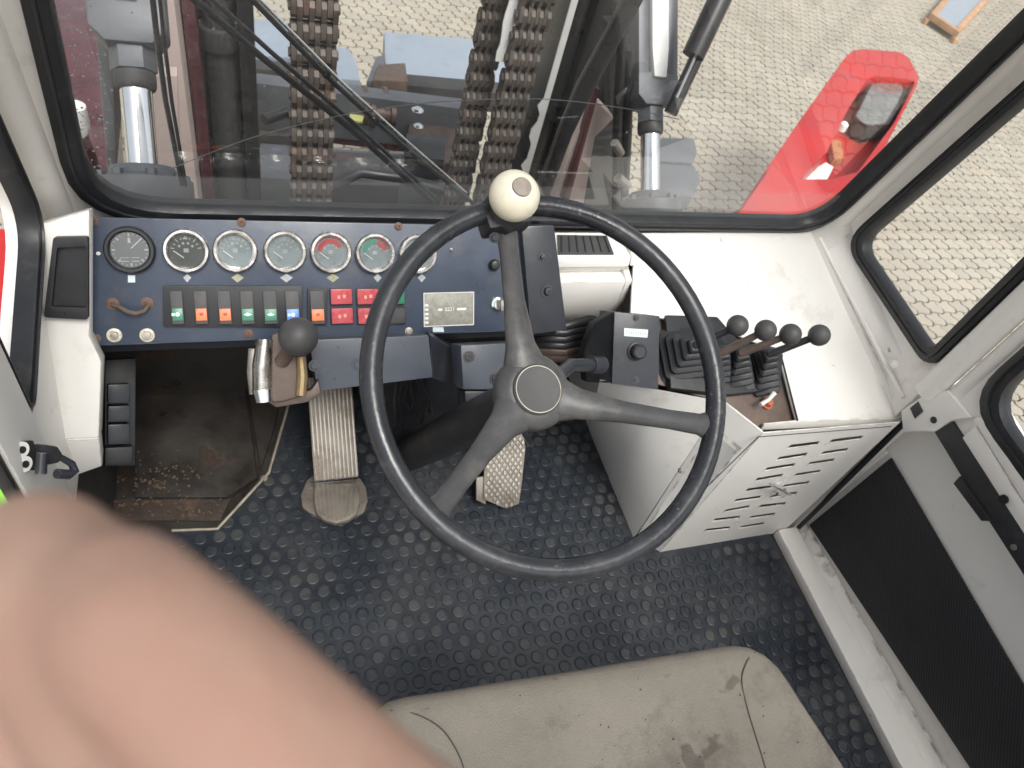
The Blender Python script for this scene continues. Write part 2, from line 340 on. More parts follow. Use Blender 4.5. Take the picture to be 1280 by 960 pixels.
def text_mb(body, f, size, m, name, parent, depth=.0004):
    cu = bpy.data.curves.new('t', 'FONT'); cu.body = body; cu.size = size; cu.align_x = 'CENTER'; cu.align_y = 'CENTER'; cu.extrude = depth; cu.resolution_u = 2
    to = bpy.data.objects.new('t', cu); C.objects.link(to)
    me = bpy.data.meshes.new_from_object(to); mb = MB()
    mb.add([L2W(f, p.co.x, p.co.y, p.co.z) for p in me.vertices], [tuple(p.vertices) for p in me.polygons])
    bpy.data.objects.remove(to); bpy.data.curves.remove(cu); bpy.data.meshes.remove(me)
    return obj(name, mb, m, parent, smooth=0)
# ================================================================== THE YARD
GZ = -1.6
gmb = MB().add([(-200,-200,GZ-.02),(200,-200,GZ-.02),(200,200,GZ-.02),(-200,200,GZ-.02)], [(0,1,2,3)])
ground = obj('ground', gmb, 'joint sand', org=V((0,0,GZ-.02))); ground['kind'] = 'structure'
PW, PH = .125, .115
def paver_shape(cx, cy, cz, tilt=0):
    A, B, g = .0095, .0145, .0100; out = []
    def P(s, t):   # s,t in 0..1
        x = (s-.5)*(PW-g) + B*math.sin(2*math.pi*t)*.9; y = (t-.5)*(PH-g) + A*math.sin(2*math.pi*s)*(1-2*t)
        return x, y
    k = 5
    lp = [P(i/k, 0) for i in range(k)] + [P(1, i/k) for i in range(k)] + [P(1-i/k, 1) for i in range(k)] + [P(0, 1-i/k) for i in range(k)]
    n = len(lp)
    vs = [(cx+x, cy+y, cz-.012) for x, y in lp] + [(cx+x, cy+y, cz-.0035) for x, y in lp] + [(cx+x*.955, cy+y*.955, cz) for x, y in lp]
    fs = [(i, (i+1) % n, n+(i+1) % n, n+i) for i in range(n)] + [(n+i, n+(i+1) % n, 2*n+(i+1) % n, 2*n+i) for i in range(n)] + [tuple(range(2*n, 3*n))]
    return vs, fs
def inpoly(x, y, pg):
    c = False; n = len(pg)
    for i in range(n):
        x1, y1 = pg[i]; x2, y2 = pg[i-1]
        if (y1 > y) != (y2 > y) and x < (x2-x1)*(y-y1)/(y2-y1)+x1: c = not c
    return c
SEE = [[(1085,330),(1280,135),(1280,345),(1165,435),(1140,430)], [(1262,500),(1280,480),(1280,560)], [(910,10),(1260,10),(1150,110),(1060,60),(910,265),(875,250),(870,150)], [(425,5),(595,5),(590,45),(470,45),(430,90)]]
cells = []
for j in range(-12, 96):
    for i in range(-32, 92):
        x = i*PW + (j % 2)*PW*.5 + .02*math.sin(j*.31); y = j*PH
        cells.append((x, y, GZ + random.uniform(-.0025, .0025)))
vis = []
for k, c in enumerate(cells):
    if c[1] < .2: continue
    a, b, z = proj(c)
    if z > .5 and any(inpoly(a, b, s) for s in SEE): vis.append((z, k))
vis.sort(); near = {k for z, k in vis[:300]}
vs, fs = paver_shape(0, 0, 0); base = None
big = MB(); bv = []; bf = []
for k, (x, y, z) in enumerate(cells):
    if k in near:
        if base is None:
            base = obj('paver', MB().add([(p[0]+x, p[1]+y, p[2]+z) for p in vs], fs), 'paver concrete', ground, smooth=0, org=V((x,y,z)))
        else:
            dup(base, V((x,y,z))-LOC[base], ground)
    else:
        o = len(bv); bv += [(p[0]+x, p[1]+y, p[2]+z) for p in vs]; bf += [tuple(q+o for q in f_) for f_ in fs]
me = bpy.data.meshes.new('paver_field'); me.from_pydata(bv, [], bf); me.materials.append(MATS['paver concrete'])
po = bpy.data.objects.new('paver_field', me); C.objects.link(po); po.parent = ground; po.location = -LOC[ground]; po['kind'] = 'stuff'
# paving beyond the stones built one by one: same colours, as a plain sheet round the field
mf = mat('far paving', (.33,.295,.24), .9, var=.12, vscale=1.5)
x0, x1, y0, y1 = -32*PW+.05, 91.4*PW, -12.4*PH, 95.4*PH
zf = GZ-.012; q = 199
obj('far_paving', MB().add([(-q,-q,zf),(q,-q,zf),(q,q,zf),(-q,q,zf),(x0,y0,zf),(x1,y0,zf),(x1,y1,zf),(x0,y1,zf)],
    [(0,1,5,4),(1,2,6,5),(2,3,7,6),(3,0,4,7)]), 'far paving', ground, smooth=0, kind='stuff')
# ================================================================== CAB SHELL
cab = thing('cab_shell', (.42,.9,0), 'white painted cab shell with pillars around the black rubber window seals', 'vehicle cab')
WO = V((.419,.9,.589)); FW = F(WO, X_, V((0,-.215,.977)))
def wl(px, py): a, b, c = W2L(FW, onp(px, py, WO, FW[3])); return a, b
BL, BR, TL, TR = wl(93,270), wl(1026,287), wl(27,0), wl(1280,42)
ext = lambda p, q, b: (p[0]+(q[0]-p[0])*(b-p[1])/(q[1]-p[1]), b)
WP = [BL, BR, ext(BR, TR, 1.0), ext(BL, TL, 1.0)]
wr = [.11,.09,.12,.12]
obj('windscreen_frame', MB().ring(FW, roundpoly([(-.675,-.13),(.715,-.13),(.735,1.06),(-.675,1.06)], .004), roundpoly(WP, wr), -.025, 0), 'pillar paint', cab, .003)
def pillar(pts, r, m='pillar paint', flat=1): return obj('pillar', MB().tube(pts, r, 16, flat=flat), m, cab, smooth=60)
pillar([L2W(FW, .697+.02*b, b, .0) for b in (-.06,.3,.7,1.06)], .021)
pillar([L2W(FW, -.655, b, -.002) for b in (-.03,.3,.7,1.06)], .022)
FR = F((1.12,0,0), Y_, Z_)          # right wall, local (Y, Z), normal outwards
SWP = [(.862,.556),(.55,.532),(.55,1.35),(.675,1.35)]
obj('side_wall', MB().ring(FR, roundpoly([(.945,.40),(.535,.40),(.535,1.45),(.72,1.45)], .004), roundpoly(SWP, [.05,.035,.05,.05]), 0, .03), 'pillar paint', cab, .003)
pillar([(1.118,.527,z) for z in (.5,.8,1.1,1.45)], .021, 'white paint')
obj('roof_rail', MB().tube([(1.12,.70,1.45),(-.24,.70,1.45),(-.24,-.8,1.45),(1.14,-.8,1.45)], .035, 12, closed=True), 'pillar paint', cab, smooth=60)
# wall flange along the console, with weld bolts
fl = MB().slab([(1.050,.905,.552),(1.121,.538,.418),(1.124,.538,.505),(1.122,.925,.600)], (.010,0,-.006))
obj('flange_bead', MB().tube([ox(1024,298,1.070), ox(1072,388,1.098), ox(1129,497,1.119)], .0042, 10), 'pillar paint', cab, smooth=60)
obj('flange', fl, 'pillar paint', cab, .003)
fb = MB()
for px, py in ((1030,330),(1080,385),(1118,455)): fb.bolt(ox(px,py,1.088 if py < 350 else 1.105), (-.8,-.3,.5), .005)
obj('bolt', fb, 'pillar paint', cab)
# left wall
FLw = F((-.245,0,0), Y_, Z_)
LWP = [(.80,.55),(.64,.48),(.64,1.35),(.665,1.35)]
lo = MB().ring(FLw, roundpoly([(.95,.30),(.52,.30),(.52,1.45),(.72,1.45)], .003), roundpoly([(.838,.612),(.56,.548),(.56,1.35),(.675,1.35)], [.06,.03,.03,.03]), -.03, 0)
obj('side_wall', lo, 'pillar paint', cab, .003)
obj('lower_wall', MB().slab([(-.275,-.8,0),(-.275,1.02,0),(-.275,1.02,.30),(-.275,.60,.30),(-.275,.60,.25),(-.275,-.8,.25)], (.02,0,0)), 'machine grey', cab)
obj('lower_wall', MB().slab([(1.13,.515,0),(1.13,1.02,0),(1.13,1.02,.40),(1.13,.515,.40)], (.02,0,0)), 'pillar paint', cab)
obj('firewall', MB().slab([(-.28,1.02,-.02),(1.15,1.02,-.02),(1.15,.94,.50),(-.28,.94,.50)], (0,.02,0)), 'oily plate', cab)
# left door post: stands between the left window and the hand
post = MB().slab([(-.246,.566,.0),(-.246,.566,1.45),(-.246,.474,1.45),(-.246,.474,.0)], (.016,0,0))
obj('door_post', post, 'door paint', cab, .004)
obj('door_post', MB().slab([(-.275,.588,.0),(-.275,.588,1.45),(-.275,.567,1.45),(-.275,.567,.0)], (.036,0,0)), 'pillar paint', cab, .004)
obj('post_seal', MB().slab([(-.246,.473,.0),(-.246,.473,1.45),(-.246,.463,1.45),(-.246,.463,.0)], (.013,0,0)), 'seal rubber', cab, .003)
obj('shade_roof', MB().slab([(-.28,-.85,1.49),(1.16,-.85,1.49),(1.16,-.40,1.49),(-.28,-.40,1.49)], (0,0,.03)), 'pillar paint', cab)  # out of view; added to dim the cab, solid part sized for the light
obj('added_roof_pane', MB().add([(-.24,-.40,1.50),(1.12,-.40,1.50),(1.12,.70,1.50),(-.24,.70,1.50)], [(0,1,2,3)]), 'window glass', cab, smooth=0)
obj('rear_wall', MB().slab([(-.28,-.82,0),(1.16,-.82,0),(1.16,-.82,.7),(-.28,-.82,.7)], (0,.02,0)), 'pillar paint', cab)
# ---- windows
def window(name, f, poly, rad, sw, label, lip=.014, back=-.016, gm='window glass'):
    o = L2W(f, *poly[0]); t = thing(name, o, label, 'window')
    mb = MB().ring(f, roundpoly(poly, rad), roundpoly(inset(poly, sw), [max(.01, r-sw*.6) for r in rad]), back, lip)
    obj('rubber_seal', mb, 'seal rubber', t, min(.006, sw*.2))
    mb = MB().ring(f, roundpoly(inset(poly, sw*.38), [max(.01, r-sw*.3) for r in rad]), roundpoly(inset(poly, sw*.55), [max(.01, r-sw*.4) for r in rad]), lip-.004, lip+.003)
    obj('locking_strip', mb, 'hose rubber', t, .001)
    if not gm: return t
    gp = roundpoly(inset(poly, sw*.9), [max(.01, r-sw*.6) for r in rad])
    obj('glass_pane', MB().add([L2W(f, a, b, -.004) for a, b in gp], [tuple(range(len(gp)))]), gm, t, smooth=0)
    return t
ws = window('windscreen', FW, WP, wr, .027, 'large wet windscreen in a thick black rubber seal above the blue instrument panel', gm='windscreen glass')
FRi = F((1.12,0,0), -Y_, Z_)        # same wall seen from inside (normal inwards)
neg = lambda P: [(-a, b) for a, b in P]
window('side_window', FRi, neg(SWP), [.05,.035,.05,.05], .024, 'right side window with dry clear glass between the two white pillars', lip=.012)
window('side_window', F((-.245,0,0), Y_, Z_), [(.838,.612),(.56,.548),(.56,1.35),(.675,1.35)], [.06,.03,.03,.03], .019, 'narrow open left side window at the photo edge beside the black tray', lip=.012, back=-.012, gm=None)      # stands open: no pane in it
# rain drops on the outside of the windscreen
rd = MB(); rr = random.Random(3)
for k in range(230):
    u = rr.random(); px = 66+rr.random()*75 if k < 150 else 60+rr.random()*950; py = rr.random()*(230 if k < 150 else 240)
    if k < 150 and px > 70+py*.3+40: continue
    if k >= 150 and rr.random() < .6: continue
    a, b = wl(px, py); p = L2W(FW, a, b, -.0045); r = rr.uniform(.0007, .0019)
    rd.lathe((p, FW[1], FW[2], -FW[3]), [(r, 0), (r*.8, r*.4), (r*.3, r*.6)], 7)
md = mat('water drop', (.75,.77,.78), .05, var=0); md.node_tree.nodes['Principled BSDF'].inputs['Transmission Weight'].default_value = .6
obj('rain_drops', rd, 'water drop', ws, kind='stuff')
# faint arcs of dirt left at the edge of the wiper sweep
def glass_curve(pxs, wdt, h=-.0046):
    mb = MB(); P = [V(wl(*p)).to_2d() for p in pxs]
    # smooth
    Q = []
    for i in range(len(P)-1):
        p0, p1, p2, p3 = P[max(i-1,0)], P[i], P[i+1], P[min(i+2,len(P)-1)]
        for k in range(8):
            t = k/8; Q.append(.5*((2*p1)+(p2-p0)*t+(2*p0-5*p1+4*p2-p3)*t*t+(3*p1-p0-3*p2+p3)*t**3))
    Q.append(P[-1])
    return mb.tube([L2W(FW, q.x, q.y, h) for q in Q], wdt, 6, flat=.15, up=FW[1])
obj('wiper_streak', glass_curve([(212,215),(320,174),(450,143),(560,130),(680,127),(780,138),(850,152)], .0008), 'dial soft', ws)
# ---- wipers (outside)
def wtube(mb, pxs, r, h, flat=1): return mb.tube([L2W(FW, *wl(*p), h) for p in pxs], r, 8, flat=flat)
wt = thing('windscreen_wiper', L2W(FW, *wl(545,262), -.03), 'black wiper blade crossing the windscreen nearest the left gauges', 'wiper')
obj('blade', wtube(MB(), [(205,-20),(330,85),(440,172),(542,262)], .0042, -.016), 'hose rubber', wt)
obj('wiper_arm', wtube(MB(), [(222,-20),(340,84),(450,176),(548,264)], .0030, -.026), 'black paint', wt)
wt2 = thing('windscreen_wiper', L2W(FW, *wl(598,262), -.03), 'black wiper arm with bright edge crossing the windscreen towards the cream knob', 'wiper')
obj('wiper_arm', wtube(MB(), [(280,-20),(345,45),(420,120),(505,195),(600,272)], .0035, -.022), 'black paint', wt2)
obj('blade', wtube(MB(), [(290,-22),(352,40),(428,115),(511,189),(585,252)], .0022, -.018), 'gauge chrome', wt2)
obj('clamp', MB().ball(L2W(FW, *wl(410,108), -.022), .006).ball(L2W(FW, *wl(472,165), -.022), .006), 'black paint', wt2)
wt3 = thing('windscreen_wiper', L2W(FW, *wl(230,240), -.03), 'thin near upright black wiper arm beside the left chrome cylinder', 'wiper')
obj('wiper_arm', wtube(MB(), [(187,-20),(196,60),(207,140),(228,245)], .0032, -.02), 'black paint', wt3)
obj('blade', wtube(MB(), [(197,-20),(205,60),(215,140),(233,245)], .0022, -.018), 'hose rubber', wt3)
# ================================================================== FLOOR
fl_ = obj('floor', MB().slab([(-.28,-.82,-.03),(1.15,-.82,-.03),(1.15,1.05,-.03),(-.28,1.05,-.03)], (0,0,.03)), 'oily plate'); fl_['kind'] = 'structure'
mt = thing('floor_mat', (.45,.4,0), 'black rubber floor mat covered in round raised studs', 'floor mat')
edge = [oz(px, py, .004) for px, py in ((140,664),(215,664),(272,662),(336,592),(357,520),(375,452))]
mp = [p.to_2d() for p in edge] + [V((.30,1.0)), V((1.07,1.0)), V((1.075,-.8)), V((edge[0].x,-.8))]
obj('mat_sheet', MB().slab([(p.x,p.y,.0005) for p in mp], (0,0,.004)), 'floor rubber', mt)
sb = None; cand = []
PT = .0315
pgm = [(p.x,p.y) for p in mp]
for j in range(-20, 34):
    for i in range(-10, 36):
        x = i*PT+(j % 2)*PT/2; y = j*PT*.866
        if not inpoly(x, y, pgm) or x > 1.06 or y > .97 or y < -.5: continue
        if x > .735 and y > .50: continue
        cand.append((proj((x,y,0)), x, y))
infr = lambda c: -20 < c[0][0] < 1300 and 400 < c[0][1] < 980 and not (c[0][0] < 480 and c[0][1] > 650+max(0, c[0][0]-220)*1.0) and not inpoly(c[0][0], c[0][1], [(470,880),(880,800),(960,810),(1080,960),(450,960)])
cand.sort(key=lambda c: (not infr(c), c[0][2]))
def stud(mb, x, y): return mb.lathe(F((x,y,.0045), X_, Y_), [(.0122,0),(.0116,.0024),(.0104,.0030),(.0094,.0030),(.0088,.0016)], 14)
rest = MB()
for k, (_, x, y) in enumerate(cand):
    if k == 0: sb = obj('stud', stud(MB(), x, y), 'stud rubber', mt, org=V((x,y,.0045)))
    elif k < 300: dup(sb, V((x,y,.0045))-LOC[sb], mt)
    else: stud(rest, x, y)
obj('studs', rest, 'stud rubber', mt, kind='stuff')
lip = MB().tube([p+V((0,0,.003)) for p in edge[1:]], .0028, 6)
obj('mat_edge', lip, mat('worn edge', (.36,.31,.24), .7, var=.4, vscale=30).name, mt)
# dirty steel toe plate left of the mat
tp = thing('toe_plate', (-.1,.85,0), 'dirty oil stained steel plate left of the rubber mat', 'floor plate')
obj('plate', MB().slab([oz(px, py, .004) for px, py in ((168,440),(300,440),(322,600),(285,625),(170,625))], (0,0,.012)), 'oily plate', tp, .002)
obj('plate', MB().slab([oz(px, py, .003) for px, py in ((305,455),(352,470),(345,530),(326,590))], (0,0,.008)), 'oily plate', tp, .002)
rs = MB(); rr = random.Random(5)
obj('rust_strip', MB().slab([oz(px, py, .002) for px, py in ((134,626),(290,622),(275,652),(134,652))], (0,0,.004)), 'rusty steel', tp, .001)
for k in range(230):
    px, py = (rr.uniform(136,284), rr.uniform(624,650)) if k < 110 else (rr.gauss(200,32), rr.gauss(600,14))
    p = oz(px, py, .008 if k < 110 else .016); s = rr.uniform(.0006,.0030)*(1.4 if rr.random() < .12 else 1); a = rr.uniform(0,3)
    rs.slab([p+V((math.cos(a+t)*s*rr.uniform(.6,1.3), math.sin(a+t)*s*rr.uniform(.6,1.3), 0)) for t in (0,1.3,2.4,3.6,5)], (rr.uniform(-.001,.001),0,rr.uniform(.0008,.003)))
obj('rust_flakes', rs, mat('flake', (.12,.08,.052), .85, var=.6, vscale=60, dirt=(.30,.25,.19), damt=.9, dscale=34, dcut=.6).name, tp, smooth=0, kind='stuff')
sp = MB().bolt(oz(355,598,.006), Z_, .005)
obj('bolt', MB().bolt(oz(330,598,.006), Z_, .005), 'dull steel', tp)
# ================================================================== INSTRUMENT PANEL
TD = R_(38); DP = oy(107,432,.75); DN = V((0,-math.cos(TD),math.sin(TD))); DV = V((0,math.sin(TD),math.cos(TD)))
FD = F(DP, X_, DV)
def dd(px, py, h=0): return onp(px, py, DP+FD[3]*h, FD[3])
def dl(px, py): return W2L(FD, dd(px, py))[:2]
ip = thing('instrument_panel', DP, 'blue metal instrument panel with seven round gauges and a row of rocker switches', 'instrument panel')
fp = [dl(*p) for p in ((103,271),(655,283),(700,412),(107,433))]
obj('front_plate', MB().prism(FD, fp, -.006, 0), 'dash blue', ip, .002)
hb = MB().slab([L2W(FD, *fp[3], -.007), L2W(FD, *fp[2], -.007), L2W(FD, *fp[2], -.10), L2W(FD, *fp[3], -.10)], (0,.004,-.020))
obj('housing', hb, 'black paint', ip, .002)
obj('housing', MB().prism(FD, inset(fp, .003), -.09, -.0065), 'dash blue', ip, .001)
def screw(px, py, r=.0042, m='rust bolt', par=None, h=0): 
    c = dd(px, py, h); return obj('screw', MB().lathe((c,)+FD[1:], [(r*1.5,0),(r*1.5,.001),(r,.0015),(r,.004),(r*.5,.0042),(r*.4,.002)], 14), m, par or ip)
for p in ((117,277),(302,278),(498,283),(120,423),(311,417)): screw(*p)
screw(511,414, .0042, 'dull steel'); screw(123,317, .0018, 'print white'); screw(564,312, .0018, 'dull steel')
def gauge(px, py, r, kind):
    c = dd(px, py); f = (c,)+FD[1:]
    black = kind == 'hours'
    g = obj('gauge', MB().lathe(f, [(r*1.02,0),(r*1.02,.009),(r*.96,.0125),(r*.85,.0125),(r*.765,.0085),(r*.755,.003)], 40), 'black plastic' if black else 'gauge chrome', ip, smooth=50)
    dm = {'hours':'gauge face','dark':'gauge face','pale':'gauge glare','red':'gauge glare','green':'gauge glare','plain':'gauge glare'}[kind]
    obj('dial', MB().lathe(f, [(r*.84,.0032),(r*.84,.0042)], 32), dm, g)
    nd = MB(); P = lambda a, b, h=.006: L2W(f, a*r, b*r, h)
    if kind == 'hours': nd.tube([P(.05,.06),P(.52,.50)], .0007, 6)
    elif kind != 'plain': nd.tube([P(-.12,-.34),P(-.55,.0)], .0008, 6)
    if nd.v: obj('needle', nd, 'print white', g)
    mk = MB()
    def tick(a, r0, r1, wd=.018, h=.0043):
        d = V((math.cos(a), math.sin(a))); e = V((-d.y, d.x))*wd
        mk.slab([P(d.x*r0+e.x, d.y*r0+e.y, h), P(d.x*r1+e.x, d.y*r1+e.y, h), P(d.x*r1-e.x, d.y*r1-e.y, h), P(d.x*r0-e.x, d.y*r0-e.y, h)], f[3]*.0003)
    if kind == 'hours':
        for k in range(24): tick(k*math.pi/12, .66 if k % 3 else .58, .72, .014 if k % 3 else .03)
        for a, b, ww, hh in ((-.25,-.42,.17,.09),(.18,-.42,.15,.09)):
            mk.prism((f[0]+f[3]*.0043,)+f[1:], [((a-ww)*r,(b-hh)*r),((a+ww)*r,(b-hh)*r),((a+ww)*r,(b-hh+.03)*r),((a-ww)*r,(b-hh+.03)*r)], 0, .0003)
            mk.prism((f[0]+f[3]*.0043,)+f[1:], [((a-ww)*r,(b+hh)*r),((a+ww)*r,(b+hh)*r),((a+ww)*r,(b+hh-.03)*r),((a-ww)*r,(b+hh-.03)*r)], 0, .0003)
        mk.prism((f[0]+f[3]*.0043,)+f[1:], [(-.05*r,.30*r),(.05*r,.30*r),(.05*r,.52*r),(-.05*r,.52*r)], 0, .0003)
    elif kind != 'plain':
        for k in range(9): tick(math.pi*(.06+.88*k/8), .52, .62 if k % 2 else .68, .022)
        for k in range(4): tick(math.pi*(.2+.2*k), .30, .40, .05)
        mk.prism((f[0]+f[3]*.0043,)+f[1:], [(-.12*r,-.08*r),(.12*r,-.08*r),(.10*r,.10*r),(-.10*r,.10*r)], 0, .0003)
        mk.prism((f[0]+f[3]*.0043,)+f[1:], [(-.10*r,.52*r),(.10*r,.52*r),(.10*r,.60*r),(-.10*r,.60*r)], 0, .0003)
    if mk.v: obj('dial_marks', mk, 'dial soft', g, smooth=0)
    def arc(a0, a1, m):
        n = 10; vs = [P(math.cos(a0+(a1-a0)*i/n)*q, math.sin(a0+(a1-a0)*i/n)*q, .0047) for q in (.42,.66) for i in range(n+1)]
        obj('coloured_arc', MB().add(vs, [(i, i+1, n+2+i, n+1+i) for i in range(n)]), m, g, smooth=0)
    if kind == 'red': arc(.15*math.pi, .98*math.pi, 'dial red')
    obj('cover_glass', MB().add([L2W(f, r*.775*math.cos(2*math.pi*i/32), r*.775*math.sin(2*math.pi*i/32), .0088) for i in range(32)], [tuple(range(32))]), 'window glass', g, smooth=0)
    if kind == 'green': arc(.45*math.pi, .98*math.pi, 'dial green'); arc(.08*math.pi, .42*math.pi, 'dial red')
    return g
for (x, y), k in zip(((163,312),(233,313),(294,313),(356,314),(413,315),(468,316),(521,317)), ('hours','dark','pale','pale','red','green','plain')): gauge(x, y, .0305 if k == 'hours' else .0292, k)
def flat(name, pts, m, par, h0=.0003, h1=.0008): return obj(name, MB().prism(FD, [dl(*p) for p in pts], h0, h1), m, par, smooth=0)
flat('symbol', ((160,344),(169,344),(169,353),(160,353)), 'label white', ip)
for x in (234,297,358,416,472,527):
    wd = 5 if x in (234,472,527) else 8
    flat('symbol', ((x-wd,347),(x,342),(x+wd,347),(x,353)), 'symbol ink' if x in (297,416) else 'dial soft', ip, .0003, .0007)
# rocker switches
def rect(x0, y0, x1, y1): return [dl(x0,y0), dl(x1,y0), dl(x1,y1), dl(x0,y1)]
sbk = obj('switch_frame', MB().prism(FD, roundpoly(rect(204,357,378,408), .003, 3), .0003, .006), 'black plastic', ip, .0015)
obj('switch_frame', MB().prism(FD, roundpoly(rect(384,360,409,406), .003, 3), .0003, .005), 'black plastic', ip, .001)
for x, c in zip((222,251.5,281,309,337.5,365,396), ('green','orange','orange','green','green','blue','orange')):
    a0, b1 = dl(x-9.5,363); a1, b0 = dl(x+9.5,403)
    s = obj('rocker_switch', MB().slab([L2W(FD,a0,b0,.006), L2W(FD,a0,b1,.006), L2W(FD,a0,b1,.0085), L2W(FD,a0,(b0+b1)/2-.002,.0105), L2W(FD,a0,b0,.014)], X_*(a1-a0)), 'grey plastic', ip, .0008)
    up = (V(L2W(FD,0,(b0+b1)/2-.002,.0105))-V(L2W(FD,0,b0,.014))).normalized(); nn = X_.cross(up)
    lo_ = L2W(FD,a0+.0012,b0+.005,.0131)
    le = obj('lens', MB().slab([lo_, lo_+X_*(a1-a0-.0024), lo_+X_*(a1-a0-.0024)+up*.0165, lo_+up*.0165], nn*.0012), 'lens '+c, s, .0003)
    ff = (lo_+X_*((a1-a0)/2-.0012)+up*.0083+nn*.0014, X_, up, nn); ic = MB()
    if c == 'green' or c == 'blue':
        if x in (222, 365):
            ic.lathe(ff, [(.0030,0),(.0030,.0002)], 12); ic.box(ff, -.0075,-.0035,-.002,.002,0,.0002)
        else: ic.prism(ff, [(-.006,0),(0,.0032),(.006,0),(0,-.002)], 0, .0002)
    else: ic.prism(ff, [(-.002,-.002),(.003,-.001),(.002,.003),(-.003,.002)], 0, .0002)
    obj('icon', ic, 'lens orange' if c == 'orange' else 'label white' if x in (222,309,365) else 'lens green', le, smooth=0) if False else obj('icon', ic, 'label white' if c != 'orange' else 'dial red', s, smooth=0)
for x, y, m in ((426,370,'lens red'),(459,370,'lens red'),(491,370,'lens green'),(427,394,'lens red'),(460,394,'lens red'),(492,394,'grey plastic')):
    a0, b1 = dl(x-13.5,y-9); a1, b0 = dl(x+13.5,y+9)
    hb = obj('warning_lamp', MB().box(FD, a0-.0012, a1+.0012, b0-.002, b1+.0006, .0003, .004), 'black plastic', ip, .0006)
    obj('lens', MB().box(FD, a0, a1, b0, b1, .0042, .0085), m, hb, .001)
    if m == 'lens red': obj('icon', MB().box((L2W(FD,(a0+a1)/2,(b0+b1)/2,.0087),)+FD[1:], -.006,-.002,-.003,.002,0,.0002).box((L2W(FD,(a0+a1)/2,(b0+b1)/2,.0087),)+FD[1:], .002,.006,-.002,.003,0,.0002), mat('faint print', (.75,.33,.28), .5).name if 'faint print' not in MATS else 'faint print', hb, smooth=0)
# rating plate
a0, b1 = dl(529,366); a1, b0 = dl(592,406)
pl = obj('rating_plate', MB().box(FD, a0, a1, b0, b1, .0003, .0014), 'plate metal', ip, .0004)
f0 = (L2W(FD, (a0+a1)/2, (b0+b1)/2, .0016),)+FD[1:]; hw, hh = (a1-a0)/2, (b1-b0)/2
pb = MB().ring(f0, [(-hw,-hh),(hw,-hh),(hw,hh),(-hw,hh)], [(-hw+.0012,-hh+.0012),(hw-.0012,-hh+.0012),(hw-.0012,hh-.0012),(-hw+.0012,hh-.0012)], 0, .0004)
for k in range(5): pb.box(f0, -hw+.002, -hw+.0075, -hh+.005+k*.0068, -hh+.0085+k*.0068, 0, .0003)
pb.box(f0, -.018,-.011,-.002,.0015,0,.0003).box(f0, .013,.028,-.002,.0015,0,.0003)
obj('plate_print', pb, 'print white', pl, smooth=0)
text_mb('0221', (L2W(FD, (a0+a1)/2+.001, (b0+b1)/2, .0016),)+FD[1:], .0085, 'print white', 'plate_number', pl)
flat('sticker', ((541,409),(554,409),(555,415),(541,415)), 'label white', ip)
# keys, clip, knobs
for x in (143,184): obj('key_barrel', MB().lathe((dd(x,419),)+FD[1:], [(.0098,0),(.0095,.002),(.0070,.003),(.0062,.001)], 20), 'pale brass', ip); obj('key_plug', MB().lathe((dd(x,419),)+FD[1:], [(.0055,0),(.0050,.0045),(.002,.005)], 14), 'dull steel', ip)
clip = MB().tube([dd(*p, h) for p, h in (((140,381),.004),((150,384),.012),((160,390),.016),((170,392),.014),((180,389),.010),((186,382),.004))], .003, 8)
obj('cable_clip', clip, 'brown steel', ip)
screw(141,380,.0055); screw(184,379,.0055)
kb = obj('knob', MB().lathe((dd(617,331),)+FD[1:], [(.009,0),(.009,.006),(.007,.012),(.004,.013)], 18), 'black plastic', ip)
kk = obj('ignition_switch', MB().lathe((dd(622,380),)+FD[1:], [(.0115,0),(.0115,.004),(.008,.006),(.008,.008),(.004,.008)], 20), 'chrome', ip)
obj('key', MB().box((dd(625,381,.008),)+FD[1:], -.002,.002,-.008,.008,0,.012), 'dull steel', kk, .0005)
eb = obj('end_box', MB().slab([dd(652,283,.016), dd(693,281,.016), dd(709,413,.016), dd(664,418,.016)], FD[3]*-.07), 'black paint', ip, .003)
for x, y, r in ((677,321,.004),(684,364,.0075)):
    c = dd(x,y,.016); obj('screw', MB().lathe((c,)+FD[1:], [(r*1.5,0),(r*1.5,.0018),(r,.002),(r*.8,.0075),(r*.4,.008)], 16), 'black paint', eb)
# ================================================================== STEERING WHEEL
TW = R_(28); WN = V((0,-math.sin(TW),math.cos(TW))); WV = V((0,math.cos(TW),math.sin(TW)))
HC = EYE + ray(670,488).normalized()*.80; FH = (HC, X_, WV, WN)
RH, RR = .062, .190; RC = HC + WN*RH; FRm = (RC, X_, WV, WN)
sw = thing('steering_wheel', HC, 'worn black three spoke steering wheel with a cream spinner knob', 'steering wheel')
rim = MB().tube([L2W(FRm, RR*math.cos(2*math.pi*k/72), RR*math.sin(2*math.pi*k/72)) for k in range(72)], .0112, 14, closed=True)
obj('rim', rim, 'wheel rubber', sw, smooth=60)
def rimpt(px, py):
    a, b, c = W2L(FRm, onp(px, py, RC, WN)); t = math.atan2(b, a); return t, L2W(FRm, (RR-.004)*math.cos(t), (RR-.004)*math.sin(t), -.003)
for px, py in ((634,275),(887,532),(551,634)):
    t, e = rimpt(px, py); d = (FRm[1]*math.cos(t)+FRm[2]*math.sin(t)); sd_ = WN.cross(d)
    P0 = HC - WN*.012 + d*.028; ctl = [P0, HC - WN*.004 + d*.055, HC + WN*.016 + d*.10, HC+WN*.040+d*.145, e - d*.012 - WN*.004, e]
    obj('spoke', MB().tube(ctl, [.028,.0180,.0128,.0112,.0122,.018], 14, flat=.6, up=sd_), 'spoke paint', sw, smooth=60)
